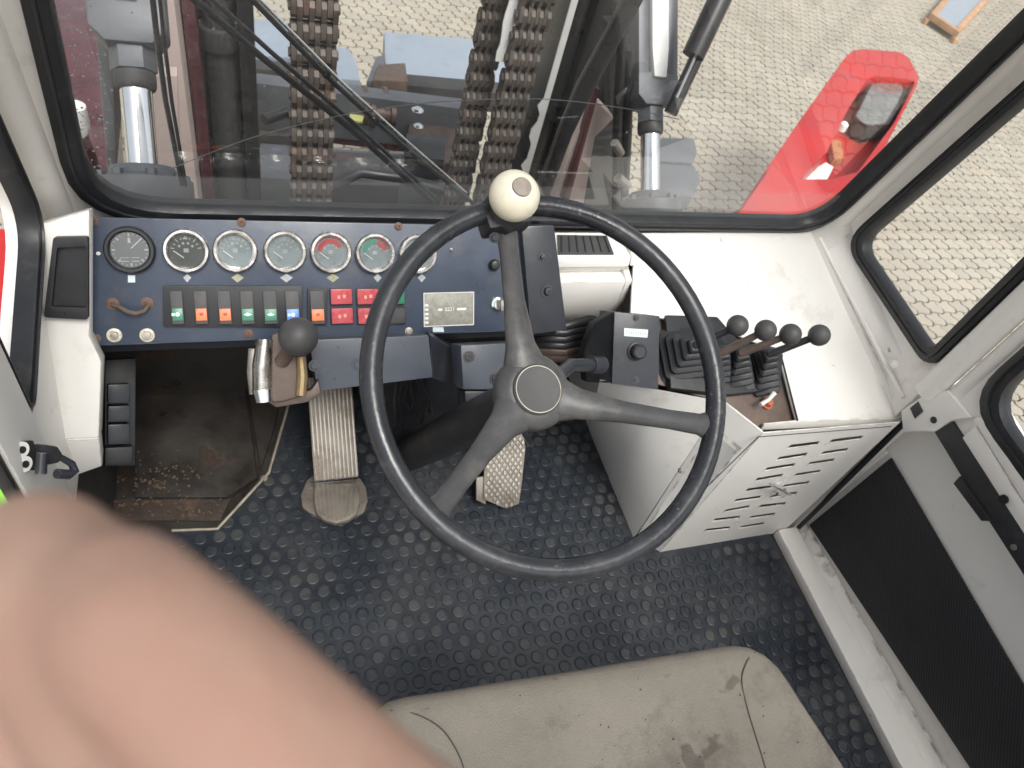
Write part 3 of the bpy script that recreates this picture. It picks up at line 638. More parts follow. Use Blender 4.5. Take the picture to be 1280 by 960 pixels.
obj('hub', MB().lathe(FH, [(.030,-.06),(.038,-.04),(.044,-.022),(.044,-.008),(.040,-.001),(.033,.002),(.030,.0035)], 36), 'spoke paint', sw, smooth=50)
hc = obj('hub_cap', MB().lathe(FH, [(.0285,.002),(.0285,.0065),(.026,.0085),(.0245,.0082)], 36), 'grey plastic', sw, smooth=50)
obj('cap_ring', MB().tube([L2W(FH, .0262*math.cos(2*math.pi*k/40), .0262*math.sin(2*math.pi*k/40), .0085) for k in range(40)], .0007, 6, closed=True), 'dull steel', hc)
kt, kp = rimpt(630,262)
kc = pd(643,245, (RM.transposed() @ (kp-EYE)).z - .032)
ax = (kc - (RC + (kp-RC)*.99)).normalized(); fk = F(kc, ax.cross(X_).cross(ax)*-1, ax.cross(X_)); fk = (kc, fk[1], ax.cross(fk[1]), ax)
# knob axis follows the wheel's own axis, a touch towards the driver
axk = (WN*.9 + (EYE-kc).normalized()*.35 + V((.13,.10,.05))).normalized(); u_ = (X_-axk*X_.dot(axk)).normalized(); fk = (kc, u_, axk.cross(u_), axk)
rk = .0262
kn = obj('spinner_knob', MB().lathe(fk, [(rk*math.sin(a), -rk*math.cos(a)*.93) for a in [math.pi*k/18 for k in range(1, 16)]], 36), 'knob cream', sw, smooth=70)
obj('knob_disc', MB().lathe(fk, [(rk*.40, rk*.72),(rk*.37, rk*.90),(rk*.25, rk*.925),(rk*.10, rk*.93)], 28), 'knob disc', kn)
obj('knob_base', MB().lathe((kp+WN*.004,)+(X_, WV, WN), [(.020,-.018),(.024,-.012),(.024,.006),(.014,.016),(.010,.024)], 8), 'black plastic', sw, .0015)
cl = F(kp, FRm[1]*-math.sin(kt)+FRm[2]*math.cos(kt), FRm[1]*math.cos(kt)+FRm[2]*math.sin(kt))
obj('knob_clamp', MB().box((kp-WN*.004,)+cl[1:], -.026,.026,-.019,.013,-.017,.017), 'black plastic', sw, .005)
obj('clamp_bolt', MB().bolt(pd(618,297,(RM.transposed()@(kp-EYE)).z-.012), (0,-.8,.6), .004), 'black paint', sw)
# ---- column and the dark casing round it
cn = thing('steering_column', (.29,.80,0), 'dark steering column with bolted black mounting plates behind the wheel', 'steering column')
obj('column_tube', MB().tube([HC-WN*.05, HC-WN*.20, HC-WN*.46, HC-WN*.78], [.026,.030,.034,.034], 18), 'black plastic', cn)
p0 = oy(608,460,.665); n0 = V((.05,-.72,.69)).normalized()
pp = lambda l, p, n: [onp(x, y, p, n) for x, y in l]
obj('mount_plate', MB().slab(pp(((576,432),(652,428),(652,487),(579,487)), p0, n0), n0*-.05), 'slate paint', cn, .002)
mpl = MB().slab(pp(((581,489),(652,489),(652,530),(602,526),(583,514)), p0-n0*.008, n0), n0*-.04)
obj('mount_plate', mpl, 'black paint', cn, .002)
for px, py in ((586,446),(619,474)): obj('bolt', MB().bolt(onp(px,py,p0,n0), n0, .0065), 'black paint', cn)
obj('pinch_disc', MB().lathe((onp(616,512,p0,n0),X_,n0.cross(X_),n0), [(.013,-.01),(.013,.004),(.009,.006)], 16), 'rust bolt', cn)
obj('stalk', MB().tube([HC-WN*.075+V((.02,0,0)), oy(712,457,.61), oy(750,456,.63)], [.011,.0105,.0105], 14), 'black paint', cn)
obj('stalk_collar', MB().tube([oy(738,456,.625), oy(752,456,.632)], [.014,.014], 14), 'black paint', cn)
obj('lever_end', MB().tube([oy(652,535,.70), oy(664,556,.70)], [.006,.006], 8), 'black paint', cn)
cas = MB().slab([oy(488,480,.80), oy(600,480,.80), oz(636,618,.02), oz(500,640,.02)], (0,.05,.02))
obj('lower_casing', MB().slab([oy(466,475,.86), oy(588,470,.84), oy(596,560,.82), oy(520,600,.84), oy(470,570,.86)], (0,.05,0)), 'black plastic', cn, .003)
# cable bundle behind the bracket
wires = MB(); rr = random.Random(9)
for k in range(7):
    x = 500+rr.uniform(-6,58); wires.tube([oy(x,470,.80), oy(x+rr.uniform(-12,12),500+rr.uniform(-5,8),.79), oy(x+rr.uniform(-16,16),515+rr.uniform(0,22),.80)], .0035, 6)
obj('cable_bundle', wires, 'hose rubber', cn, kind='stuff')
hz = MB()
ho = thing('hydraulic_hoses', oy(700,430,.78), 'dark ribbed hydraulic hoses curving below the black end box', 'hoses')
for k in range(6):
    y = 408+k*8; obj('hose', MB().tube([oy(640,y+6,.83), oy(675,y-2,.80-.006*k), oy(705,y,.78-.006*k), oy(735,y-8,.80), oy(765,y-18,.86)], .0085, 10), 'hose rubber' if k < 4 else 'brown steel', ho, smooth=60)
# ---- bracket beam under the panel
bb = thing('bracket_beam', oy(460,455,.70), 'slate coloured steel bracket beam bolted under the instrument panel', 'bracket')
p1 = oy(470,450,.70); n1 = V((0,-.75,.66)).normalized()
obj('beam', MB().slab(pp(((386,425),(536,419),(541,472),(397,489)), p1, n1), n1*-.05), 'slate paint', bb, .002)
c0 = onp(537,419,p1,n1); c1 = onp(541,472,p1,n1); e0 = oy(576,440,.735); e1 = oy(579,488,.735)
obj('end_gusset', MB().slab([c0, e0, e1, c1], (0,.02,-.01)), 'black paint', bb, .001)
for px, py in ((393,457),(447,456)): obj('bolt', MB().bolt(onp(px,py,p1,n1), n1, .006), 'slate paint', bb)
obj('bolt', MB().bolt(oy(550,466,.705), (.6,-.6,.5), .005), 'black paint', bb)
# ---- gear selector with ball knob
gs = thing('gear_selector', oy(350,470,.66), 'worn chrome and brown gear selector with grey ball knob', 'gear lever')
p2 = oy(350,460,.665); n2 = V((-.05,-.70,.72)).normalized()
obj('selector_body', MB().slab(pp(((339,417),(380,413),(385,470),(382,494),(355,502),(340,504),(337,480)), p2, n2), n2*-.05), 'brown steel', gs, .006)
obj('chrome_edge', MB().tube(pp(((331,424),(328,458),(328,490)), p2-n2*.004, n2), [.0115,.0135,.013], 16), 'worn chrome', gs, smooth=60)
obj('chrome_edge', MB().tube(pp(((318,436),(317,466),(320,492)), p2-n2*.016, n2), [.008,.009,.009], 14), 'dull steel', gs, smooth=60)
obj('chrome_cap', MB().tube(pp(((328,486),(330,502)), p2-n2*.004, n2), [.0142,.0115], 16), 'chrome', gs)
obj('brass_edge', MB().tube(pp(((376,446),(378,470),(376,494)), p2+n2*.002, n2), [.0065,.0075,.0075], 10), mat('dull brass', (.30,.22,.12), .45, .6, var=.3, vscale=60, dirt=(.12,.08,.05), damt=.8, dscale=60).name, gs)
obj('foot', MB().slab(pp(((325,496),(388,488),(398,474),(402,492),(384,503),(345,510)), p2-n2*.02, n2), n2*-.03), 'brown steel', gs, .004)
kb_ = onp(360,440,p2,n2); kd = (RM.transposed()@(kb_-EYE)).z
kk_ = pd(373,421,kd-.045)
obj('lever_shaft', MB().tube([onp(352,452,p2,n2), kb_+(kk_-kb_)*.5, kk_], [.010,.008,.007], 12), 'brown steel', gs)
obj('ball_knob', MB().ball(kk_, 24.5*(kd-.045)/FOC, seg=28), 'grey plastic', gs, smooth=70)
obj('bolt', MB().bolt(onp(377,488,p2+n2*.004,n2), n2, .004), 'dull steel', gs)
# ---- pedals
pb_ = oz(420,602,.035); vt = V((0,.80,.60)); nt_ = X_.cross(vt).normalized(); fpd = (pb_, X_, vt.normalized(), nt_)
pe = thing('brake_pedal', pb_, 'ribbed metal treadle pedal on a rounded base plate beside the toe plate', 'pedal')
loc = lambda px, py: W2L(fpd, onp(px, py, pb_, nt_))[:2]
a0, b0 = loc(393,603); a1, _ = loc(449,603); _, b1 = loc(420,470)
obj('treadle', MB().box(fpd, a0, a1, b0, b1, -.010, 0), 'pedal metal', pe, .002)
rb = None
for k in range(11):
    a = a0+(a1-a0)*(k+.5)/11
    if rb is None: rb = obj('rib', MB().box(fpd, a-.0017, a+.0017, b0+.004, b1, .0002, .0032), 'dull steel', pe, .0008)
    else: dup(rb, X_*((a1-a0)*k/11), pe)
obj('hinge_bar', MB().tube([L2W(fpd,a0,b0,.001), L2W(fpd,a1,b0,.001)], .0035, 10), 'chrome', pe)
base = [oz(px,py,.03) for px,py in ((393,604),(449,604),(450,628),(446,642),(436,650),(420,654),(405,650),(396,642),(393,628))]
base = [V((x,y,.03)) for x, y in roundpoly([p.to_2d() for p in base], .012, 4)]
hp = obj('heel_plate', MB().slab(base, (0,0,-.012)), 'pedal metal', pe, .002)
for k in range(9):
    t = (k+.5)/9; obj('rib', MB().slab([oz(394+55*t-1.3,606,.0302), oz(394+55*t+1.3,606,.0302), oz(398+46*t+1.3,640+10*math.sin(math.pi*t),.0302), oz(398+46*t-1.3,640+10*math.sin(math.pi*t),.0302)], (0,0,.0022)), 'pedal metal', hp)
obj('mount_flange', MB().slab([V((x,y,.012)) for x, y in roundpoly([oz(px,py,.012).to_2d() for px,py in ((393,592),(384,600),(376,618),(378,634),(388,641),(400,648),(440,648),(455,640),(460,625),(457,608),(449,596))], .012, 4)], (0,0,-.008)), 'pedal metal', pe, .002)
for px, py in ((385,628),(386,607),(454,628)): obj('bolt', MB().bolt(oz(px,py,.012), Z_, .005), 'pedal metal', pe)
pa = oz(620,628,.03); va = V((.03,.72,.69)).normalized(); na = X_.cross(va).normalized(); fa = F(pa, X_, va)
ac = thing('accelerator_pedal', pa, 'perforated metal accelerator pedal seen between the lower wheel spokes', 'pedal')
pts = [W2L(fa, onp(px,py,pa,fa[3]))[:2] for px,py in ((604,624),(606,575),(612,540),(622,528),(642,528),(655,542),(657,562),(653,600),(649,630),(632,636))]
obj('pad', MB().prism(fa, pts, -.008, 0), 'pedal metal', ac, .002)
sh = [onp(px,py,pa-fa[3]*.012,fa[3]) for px,py in ((594,596),(607,594),(606,630),(594,624))]
obj('side_flange', MB().slab(sh, fa[3]*.008), 'pedal metal', ac, .002)
xs = [p[0] for p in pts]; ys = [p[1] for p in pts]; db = None; k = 0
y = min(ys)+.007; row = 0
while y < max(ys):
    x = min(xs) + (.006 if row % 2 else .0)
    while x < max(xs):
        if inpoly(x, y, inset(pts, .004)):
            q = L2W(fa, x, y, .0003)
            if db is None: db = obj('grip_stud', MB().prism((q,)+fa[1:], [(-.0042,0),(0,-.0058),(.0042,0),(0,.0058)], 0, .0028), 'dull steel', ac, .0006); db_q = q
            else: dup(db, q-db_q, ac)
        x += .012
    y += .0085; row += 1
# ================================================================== LEFT CONSOLE
lc = thing('left_console', (-.22,.75,.4), 'white steel shelf panel left of the instrument panel with a lip', 'console')
p3 = V((-.22,.80,.61)); n3 = V((0,-.85,.527)).normalized()
obj('shelf', MB().slab(pp(((30,285),(112,262),(112,420),(127,452),(124,548),(56,551),(24,470)), p3, n3), n3*-.03), 'white paint', lc, .004)
q = pp(((56,552),(124,549)), p3, n3)
lipn = [oy(128,583,.655), oy(80,600,.655)]
obj('lip', MB().slab([q[0]+V((0,0,-.0005)), q[1]+V((0,0,-.0005)), lipn[0], lipn[1]], (0,.03,0)), 'white paint', lc, .003)
vt_ = thing('storage_tray', onp(85,345,p3,n3), 'black recessed plastic tray on the white shelf beside the gauges', 'tray')
f3 = F(onp(85,345,p3,n3), X_, n3.cross(X_)); tl = lambda px, py: W2L(f3, onp(px,py,p3,n3))[:2]
tpo = [tl(*p) for p in ((69,295),(112,294),(112,397),(57,394))]
tpi = [tl(*p) for p in ((74,308),(110,306),(110,382),(67,381))]
obj('tray_frame', MB().ring(f3, roundpoly(tpo,.004,3), roundpoly(tpi,.003,3), .0005, .012), 'black plastic', vt_, .0015)
obj('tray_floor', MB().prism(f3, inset(tpi,-.001), .001, .003), 'black plastic', vt_)
obj('screw', MB().lathe((L2W(f3,*tl(82,389),.012),)+f3[1:], [(.003,0),(.003,.0006),(.001,.0003)], 12), 'hose rubber', vt_)
# relay strip under the panel
rs_ = thing('relay_strip', oy(148,525,.74), 'black strip of relay boxes below the left end of the panel', 'relay strip')
p4 = oy(148,525,.76); n4 = V((.25,-.72,.65)).normalized()
obj('carrier', MB().slab(pp(((131,450),(170,448),(169,582),(131,583)), p4-n4*.02, n4), n4*-.02), 'black plastic', rs_, .002)
for y0, y1 in ((481,505),(508,528),(531,556)):
    obj('relay', MB().slab(pp(((135,y0),(162,y0-1),(162,y1-1),(135,y1)), p4, n4), n4*-.018), 'black paint', rs_, .002)
obj('foot', MB().slab(pp(((131,560),(167,558),(165,580),(131,582)), p4, n4), n4*-.03), 'black plastic', rs_, .003)
# ================================================================== LATCH on the left post
la = thing('door_latch', ox(50,575,-.23), 'black door latch with two pale washers on the left white post', 'latch')
lp0 = ox(40,575,-.2255); lnn = V((.80,-.48,.36)).normalized(); lu = (Y_*-1-lnn*(-lnn.y)).normalized()
LX = lambda px, py, d=0: onp(px, py, lp0+lnn*d, lnn)
LF = lambda c: (c, lu, lnn.cross(lu), lnn)
obj('latch_plate', MB().slab([LX(12,552), LX(38,550), LX(52,584), LX(45,588), LX(21,586)], lnn*.004), 'hose rubber', la, .001)
for px, py in ((26,562),(30,580)):
    c = LX(px,py,.0045); wsr = obj('washer', MB().lathe(LF(c), [(.0085,-.001),(.0085,.0015),(.004,.0015)], 18), 'print white', la)
    obj('screw', MB().lathe(LF(c+lnn*.0015), [(.0038,-.001),(.0038,.0015),(.0018,.0012)], 12), 'hose rubber', wsr)
obj('latch_body', MB().slab([LX(41,554,.003), LX(60,556,.003), LX(67,566,.003), LX(62,577,.003), LX(46,580,.003)], lnn*.014), 'black plastic', la, .003)
obj('pin', MB().tube([LX(53,565,.019), LX(51,592,.019)], [.0050,.0058], 12), 'black paint', la)
obj('hook', MB().tube([LX(64,566,.012), LX(78,573,.013), LX(90,580,.014), LX(93,588,.014), LX(86,593,.014), LX(71,592,.014)], [.0035,.0035,.004,.005,.0055,.0055], 10), 'black paint', la)
# ================================================================== RIGHT CONSOLE
rc = thing('side_console', (.92,.7,0), 'white sheet metal side console under the windscreen with a slotted front', 'console')
CO = V((1.047,.905,.555)); CD = V((0,.384,.144)).normalized(); CN = X_.cross(CD).normalized()
def cp(px, py, h=0): return onp(px, py, CO+CN*h, CN)
top = [(735,292),(1022,290),(1128,482),(1129,523),(997,527),(985,470),(974,440),(760,470),(735,420)]
obj('top_plate', MB().slab([cp(*p) for p in ((794,291),(1024,289),(1131,492),(1129,522),(996,526),(973,440),(905,412),(818,396),(788,400))], CN*-.006), 'white paint', rc, .002)
obj('front_lip', MB().slab([cp(996,527), cp(1129,523), cp(1129,523)+V((0,-.002,-.014)), cp(955,531)+V((0,-.002,-.014)), cp(955,531)], (0,.004,0)), 'white paint', rc, .002)
# front with slots (plane Y = .516)
FCn = F((0,.516,0), X_, Z_); fcl = lambda px, py: W2L(FCn, oy(px,py,.516))[:2]
slots = []
def bil(p, s, t): # p: TL TR BR BL in px
    return ((1-s)*(1-t)*p[0][0]+s*(1-t)*p[1][0]+s*t*p[2][0]+(1-s)*t*p[3][0], (1-s)*(1-t)*p[0][1]+s*(1-t)*p[1][1]+s*t*p[2][1]+(1-s)*t*p[3][1])
SL = [(1034,553),(1072,548),(1036,606-0),(995,612)]
fo = [fcl(*p) for p in ((953,540),(1124,527),(978,664),(822,692))]
# sheet with real slots: a grid of cells, some left open
colL = [((982,560),(1021,555)),((968,575),(1006,569)),((953,588),(991,582)),((941,601),(976,595)),((929,614),(965,609)),((915,627),(949,622)),((902,640),(935,634)),((889,651),(923,647)),((878,664),(911,660))]
colR = [((1034,553),(1075,548)),((1023,568),(1057,563)),((1007,581),(1040,576)),((990,595),(1023,590)),((975,609),(1009,604)),((960,622),(994,617)),((946,634),(980,630)),((934,648),(967,643)),((922,660),(953,655))]
def slotpoly(a, b): # a 9 mm opening between the two ends
    p, q = V(fcl(*a)).to_2d(), V(fcl(*b)).to_2d(); return [(p.x,p.y),(q.x,q.y),(q.x-.003,q.y+.0125),(p.x+.003,p.y+.0125)]
bmf = bmesh.new()
def loop(pts, y):
    vv = [bmf.verts.new((a, y, b)) for a, b in pts]; return [bmf.edges.new((vv[i], vv[(i+1) % len(vv)])) for i in range(len(vv))]
ed = loop(fo, .514)
for A in (colL, colR):
    for a, b in A: sp_ = slotpoly(a, b); slots.append(sp_); ed += loop(sp_, .514)
bmesh.ops.triangle_fill(bmf, edges=ed, use_beauty=True)
bmf.verts.index_update(); bmf.faces.ensure_lookup_table()
fmb = MB().add([v.co.copy() for v in bmf.verts], [[v.index for v in f.verts] for f in bmf.faces])
# drop the triangles that filled the slots
keep = []
for f in fmb.f:
    c = sum((fmb.v[i] for i in f), V((0,0,0)))/len(f)
    if not any(inpoly(c.x, c.z, s) for s in slots): keep.append(f)
fmb.f = keep; bmf.free()
fpn = obj('front_panel', fmb, 'white paint', rc, smooth=0)
so_ = fpn.modifiers.new('thick', 'SOLIDIFY'); so_.thickness = .002; so_.offset = -1
for s in slots:   # bent louvre lip behind the lower edge of each slot
    obj('louvre', MB().slab([V((s[3][0],.5162,s[3][1])), V((s[2][0],.5162,s[2][1])), V((s[1][0],.520,s[1][1]+.0080)), V((s[0][0],.520,s[0][1]+.0080))], (0,.0008,-.001)), 'white paint', rc, smooth=0)
# raised seam round the vent panel
seam = MB()
for a, b in (((948,546),(1114,533)),((948,546),(880,612))):
    seam.tube([oy(*a,.5135), oy(*b,.5135)], .0009, 6)
obj('panel_seam', seam, 'grey plastic', rc)
# left side and chamfer of the console
tl_ = [cp(742,486), cp(905,525)]; 
sd1 = [ox(735,537,.735), ox(795,672,.735)]
A0, A1 = V((.735,.90,0)), V((.738,.552,0)); B0, B1 = V((.735,.90,.545)), V((.738,.552,.425))
D0, D1, D2, D3 = cp(750,474,-.004), cp(790,482,-.004), cp(829,488,-.004), cp(904,502,-.004)
F0, F1 = V((.735,.84,0)), V((.738,.552,0)); spm = MB()
def dtop(t):
    P = (D0, D1, D2, D3); k = min(2, int(t*3)); return P[k].lerp(P[k+1], t*3-k)
NS, NT = 12, 6; gv = [F0.lerp(F1, i/NS).lerp(dtop(i/NS), j/NT) for i in range(NS+1) for j in range(NT+1)]
spm.add(gv, [(i*(NT+1)+j, (i+1)*(NT+1)+j, (i+1)*(NT+1)+j+1, i*(NT+1)+j+1) for i in range(NS) for j in range(NT)])
obj('side_panel', spm, 'white paint', rc, smooth=80)
obj('side_panel', MB().slab([V((.735,1.0,0)), V((.735,.842,0)), V((.735,.842,.50)), V((.735,1.0,.50))], (.004,0,0)), 'pillar paint', rc)
obj('corner_panel', MB().slab([V((.739,.5505,0)), V((fo[3][0],.5145,0)), V((fo[0][0],.5145,fo[0][1])), D3, ], (.003,.004,0)), 'white paint', rc, .001)
for px, py in ((850,588),(775,575)): obj('screw', MB().bolt(ox(px,py,.7345), -X_, .0035, .003, False), 'dull steel', rc)
# wing latch and lower hinge pins
wn = obj('wing_nut', MB().lathe((oy(975,613,.509),X_,Z_,-Y_), [(.011,0),(.011,.004),(.007,.006),(.007,.014)], 16), 'chrome', rc)
obj('wing', MB().slab([oy(962,607,.492), oy(976,611,.492), oy(990,620,.492), oy(976,618,.492)], (0,.006,0)), 'chrome', wn, .001)
obj('hinge_pin', MB().tube([oy(897,682,.508), oy(899,700,.506)], [.0025,.0025], 8), 'dull steel', rc)
obj('hinge_pin', MB().tube([oy(891,702,.506), oy(908,700,.506)], [.003,.002], 8), 'dull steel', rc)
for px, py in ((903,301),(1035,291)):
    obj('bolt', MB().bolt(cp(px,py), CN, .0055), 'pillar paint', rc)
# lever well
wellp = ((742,486),(742,470),(976,438),(998,527),(940,529),(905,500))
lb = thing('lever_bank', cp(880,490), 'brown rubber topped well plate carrying the control levers on the console', 'lever base')
obj('well_plate', MB().slab([cp(*p, -.012) for p in ((822,480),(812,392),(980,436),(1000,531),(945,533),(905,504))], CN*-.005), 'brown steel', lb, .001)
obj('boot_base', MB().slab([cp(*p, -.0115) for p in ((826,398),(890,400),(915,428),(972,446),(968,490),(905,497),(832,489))], CN*.018), 'black plastic', lb, .004)
obj('well_edge', MB().tube([cp(975,440,.0), cp(997,526,.0)], [.002,.002], 6), 'black plastic', lb)
def sq(f, r, h, ry=None):
    ry = ry or r; return [L2W(f, a*r, b*ry, h) for a, b in ((-1,-.8),(-.8,-1),(.8,-1),(1,-.8),(1,.8),(.8,1),(-.8,1),(-1,.8))]
def boot(base, tip, w0, w1, par, steps=5, wy=None):
    wy = wy or w0
    ax_ = (tip-base); Ln = ax_.length; ax_.normalize(); u = (X_-ax_*X_.dot(ax_)).normalized(); f = (base, u, ax_.cross(u), ax_)
    rings = []
    for k in range(steps):
        t = k/(steps-1); r = w0+(w1-w0)*t; h = Ln*k/steps
        ry = wy+(w1-wy)*t; rings += [sq(f, r*.84, h+.0005, ry*.84), sq(f, r, h+Ln/steps*.25, ry), sq(f, r, h+Ln/steps*.72, ry), sq(f, r*.76, h+Ln/steps*.98, ry*.76)]
    vs = [p for r in rings for p in r]; fs = []
    for k in range(len(rings)-1):
        for i in range(8): j = (i+1) % 8; fs.append((k*8+i, k*8+j, k*8+8+j, k*8+8+i))
    fs += [tuple(range(8))[::-1], tuple(len(vs)-8+i for i in range(8))]
    return obj('rubber_boot', MB().add(vs, fs), 'black plastic', par, .0015, smooth=40)
LAB = ['control lever with ball knob nearest the steering wheel, black shaft', 'second control lever from the wheel, rusty brown shaft', 'third control lever from the wheel, brown shaft and worn boot', 'outermost control lever at the right end of the four']
for k, (bx, by, tx, ty, kx, ky, w0) in enumerate(((849,447,871,431,922,407,.046),(889,456,904,440,957,413,.027),(917,461,928,441,988,418,.027),(949,465,964,442,1024,419,.025))):
    b = cp(bx, by, -.010); D = (RM.transposed()@(b-EYE)).z; tip = pd(tx, ty, D-.085); kp_ = pd(kx, ky, D-.085-.040)
    t = thing('control_lever', b, LAB[k], 'lever', 'hydraulic control levers on the console')
    boot(b, tip, w0, .012, t, 6, .046 if k else .050)
    obj('shaft', MB().tube([tip-(kp_-tip)*.05, kp_], [.0068,.0055], 10), 'brown steel' if k in (1,2) else 'black plastic', t)
    obj('ball_knob', MB().ball(kp_, 13.6*(D-.12)/FOC, seg=22), 'grey plastic', t, smooth=70)
# toggle valve
tv = thing('toggle_valve', cp(955,502), 'small white toggle on a copper coloured nut beside the last lever', 'toggle switch')
obj('nut', MB().bolt(cp(958,505,-.010), CN, .0075, .012), 'wire copper', tv)
b = cp(958,503,.004); obj('toggle', MB().tube([b+V((-.018,-.006,.004)), b+V((0,0,.008)), b+V((.012,.008,.016))], [.004,.0035,.0045], 10), 'print white', tv)
# control box
cb = thing('control_box', cp(800,480), 'black control box with pale label and round knob left of the levers', 'control box')
p5 = cp(795,484,.0)+V((0,-.010,.004)); n5 = V((-.12,-.72,.68)).normalized()
fr5 = pp(((768,390),(825,395),(823,487),(765,480)), p5, n5)
obj('box_front', MB().slab(fr5, n5*-.006), 'black paint', cb, .002)
bk = [oy(742,405,.75), oy(728,440,.75), oy(733,479,.72)]
obj('box_body', MB().slab([p-n5*.0065 for p in fr5], n5*-.065), 'black paint', cb, .002)
obj('box_side', MB().slab([fr5[0]-n5*.007, fr5[3]-n5*.007, pd(733,478,(RM.transposed()@(fr5[3]-EYE)).z+.05), pd(729,440,(RM.transposed()@(fr5[3]-EYE)).z+.04), pd(743,404,(RM.transposed()@(fr5[0]-EYE)).z+.05)], n5*-.03), 'black plastic', cb, .003)
u5 = (X_-n5*X_.dot(n5)).normalized(); f5 = F(fr5[3], u5, n5.cross(u5)); cl5 = lambda px, py: W2L(f5, onp(px,py,p5,n5))[:2]
lbl = obj('label_plate', MB().prism((f5[0],)+f5[1:], [cl5(*p) for p in ((780,410),(810,412),(809,422),(780,420))], .0003, .0009), 'label white', cb, smooth=0)
pr = MB()
for k in range(9):
    a, b_ = cl5(783+k*2.8, 415.2+k*.2); pr.box(f5, a, a+.0016, b_-.0025, b_+.0015*(k % 3 != 1), .0010, .0012)
obj('label_print', pr, 'dial soft', lbl, smooth=0)
obj('knob', MB().lathe((onp(795,439,p5,n5),)+f5[1:], [(.0155,0),(.0155,.003),(.0125,.004),(.0118,.016),(.009,.018)], 26), 'black plastic', cb)
for px, py in ((795,397),(795,475)): obj('screw', MB().bolt(onp(px,py,p5,n5), n5, .004), 'black paint', cb)
# heater box with grille
hb = thing('heater_box', oy(740,340,.85), 'white stepped heater box with black air grille right of the panel', 'heater')
prof = [(290,.880),(322,.815),(334,.810),(339,.826),(352,.800),(378,.795),(402,.815),(402,.88)]
pr3 = [oy(740, y, Y) for y, Y in prof]; xL, xR = .47, .618
hp_ = [V((xL, p.y, p.z)) for p in pr3]
hx = obj('housing', MB().slab(hp_, (xR-xL,0,0)), 'white paint', hb, .004)
pr4 = [V((xR+.001, p.y+.004, p.z)) for p in pr3[1:7]]
obj('end_cap', MB().slab([V((xR+.0005,p.y,p.z)) for p in (pr3[1],pr3[2])]+[V((xR+.0005,pr3[2].y+.04,pr3[2].z+.01)),V((xR+.0005,pr3[1].y+.04,pr3[1].z+.025))], (.018,.006,-.004)), 'white paint', hb, .004)
obj('end_cap', MB().slab([V((xR+.0005,p.y+.002,p.z)) for p in (pr3[4],pr3[5],pr3[6])]+[V((xR+.0005,pr3[6].y+.04,pr3[6].z+.01)),V((xR+.0005,pr3[4].y+.04,pr3[4].z+.01))], (.016,.004,-.004)), 'white paint', hb, .004)
gd = (pr3[0]-pr3[1]); gn = X_.cross(gd).normalized(); fg = F(pr3[1], X_, gd)
gl_ = lambda px, py: W2L(fg, onp(px,py,pr3[1],gn))[:2]
g = [gl_(*p) for p in ((696,295),(758,296),(767,319),(697,319))]
gr = obj('grille', MB().prism(fg, g, .0004, .003), 'grey plastic', hb, .001)
for k in range(7):
    t = (k+.5)/7; A = V(g[3])*(1-t)+V(g[2])*t; B = V(g[0])*(1-t)+V(g[1])*t
    obj('slat', MB().slab([L2W(fg, A.x-.001, A.y+.004, .0031), L2W(fg, A.x+.001, A.y+.004, .0031), L2W(fg, B.x+.001, B.y-.003, .0031), L2W(fg, B.x-.001, B.y-.003, .0031)], gn*.002), 'black plastic', gr, smooth=0)
obj('bolt', MB().bolt(oy(790,349,.845), (.6,-.6,.4), .004), 'dull steel', hb)
# ================================================================== RIGHT DOOR
dr = thing('cab_door', (1.16,.1,0), 'white right cab door with black perforated lining and black rail', 'door')
DX = lambda px, py, d=0: ox(px, py, 1.16+d)
obj('door_panel', MB().slab([V((1.165,.575,.0)), V((1.165,-.8,.0)), V((1.165,-.8,.52)), V((1.165,.575,.52))], (.02,0,0)), 'door paint', dr)
obj('lining', MB().slab([DX(1013,656), DX(1115,572), DX(1482,1200), DX(1374,1200)], (-.004,0,0)), 'acoustic mesh', dr, .001)
obj('front_flange', MB().slab([DX(985,652), DX(1000,656), DX(1112,566), DX(1100,556)], (-.006,0,0)), 'door paint', dr, .002)
obj('bottom_flange', MB().slab([V((1.1385,.515,.004)), V((1.1385,-.8,.004)), V((1.163,-.8,.048)), V((1.163,.515,.025))], (-.002,0,-.003)), 'white paint', dr, .002)
obj('door_sill', MB().slab([V((1.078,.512,.0)), V((1.130,.512,.0)), V((1.136,-.8,.0)), V((1.072,-.8,.0))], (0,0,.026)), 'white paint', cab, .004)
obj('door_seal', MB().tube([V((1.14,.512,.02)), V((1.13,.514,.25)), V((1.125,.518,.44))], .006, 8), 'seal rubber', dr)
RXp = lambda px, py, d=0: ox(px, py, 1.115+d)
obj('rail', MB().slab([RXp(1167,539), RXp(1189,526), RXp(1340,762), RXp(1340,813), RXp(1236,652), RXp(1228,650), RXp(1193,605), RXp(1201,595)], (.035,0,0)), 'black plastic', dr, .002)
obj('rail_catch', MB().slab([RXp(1193,604,-.0015), RXp(1201,595,-.0015), RXp(1240,651,-.0015), RXp(1228,651,-.0015)], (-.003,0,0)), 'hose rubber', dr, .001)
obj('ledge', MB().slab([RXp(1202,547,.0005), RXp(1219,532,.0005), RXp(1360,760,.0005), RXp(1341,763,.0005)], (.03,0,-.002)), 'white paint', dr, .003)
obj('ledge', MB().slab([RXp(1213,523,.0), RXp(1232,521,.0), RXp(1400,800,.0), RXp(1362,764,.0), RXp(1220,532,.0)], (.05,0,.01)), 'door paint', dr, .004)
obj('rail_recess', MB().slab([RXp(1190,527,.012), RXp(1212,523,.012), RXp(1220,533,.012), RXp(1203,548,.012)], (.02,0,0)), 'hose rubber', dr)
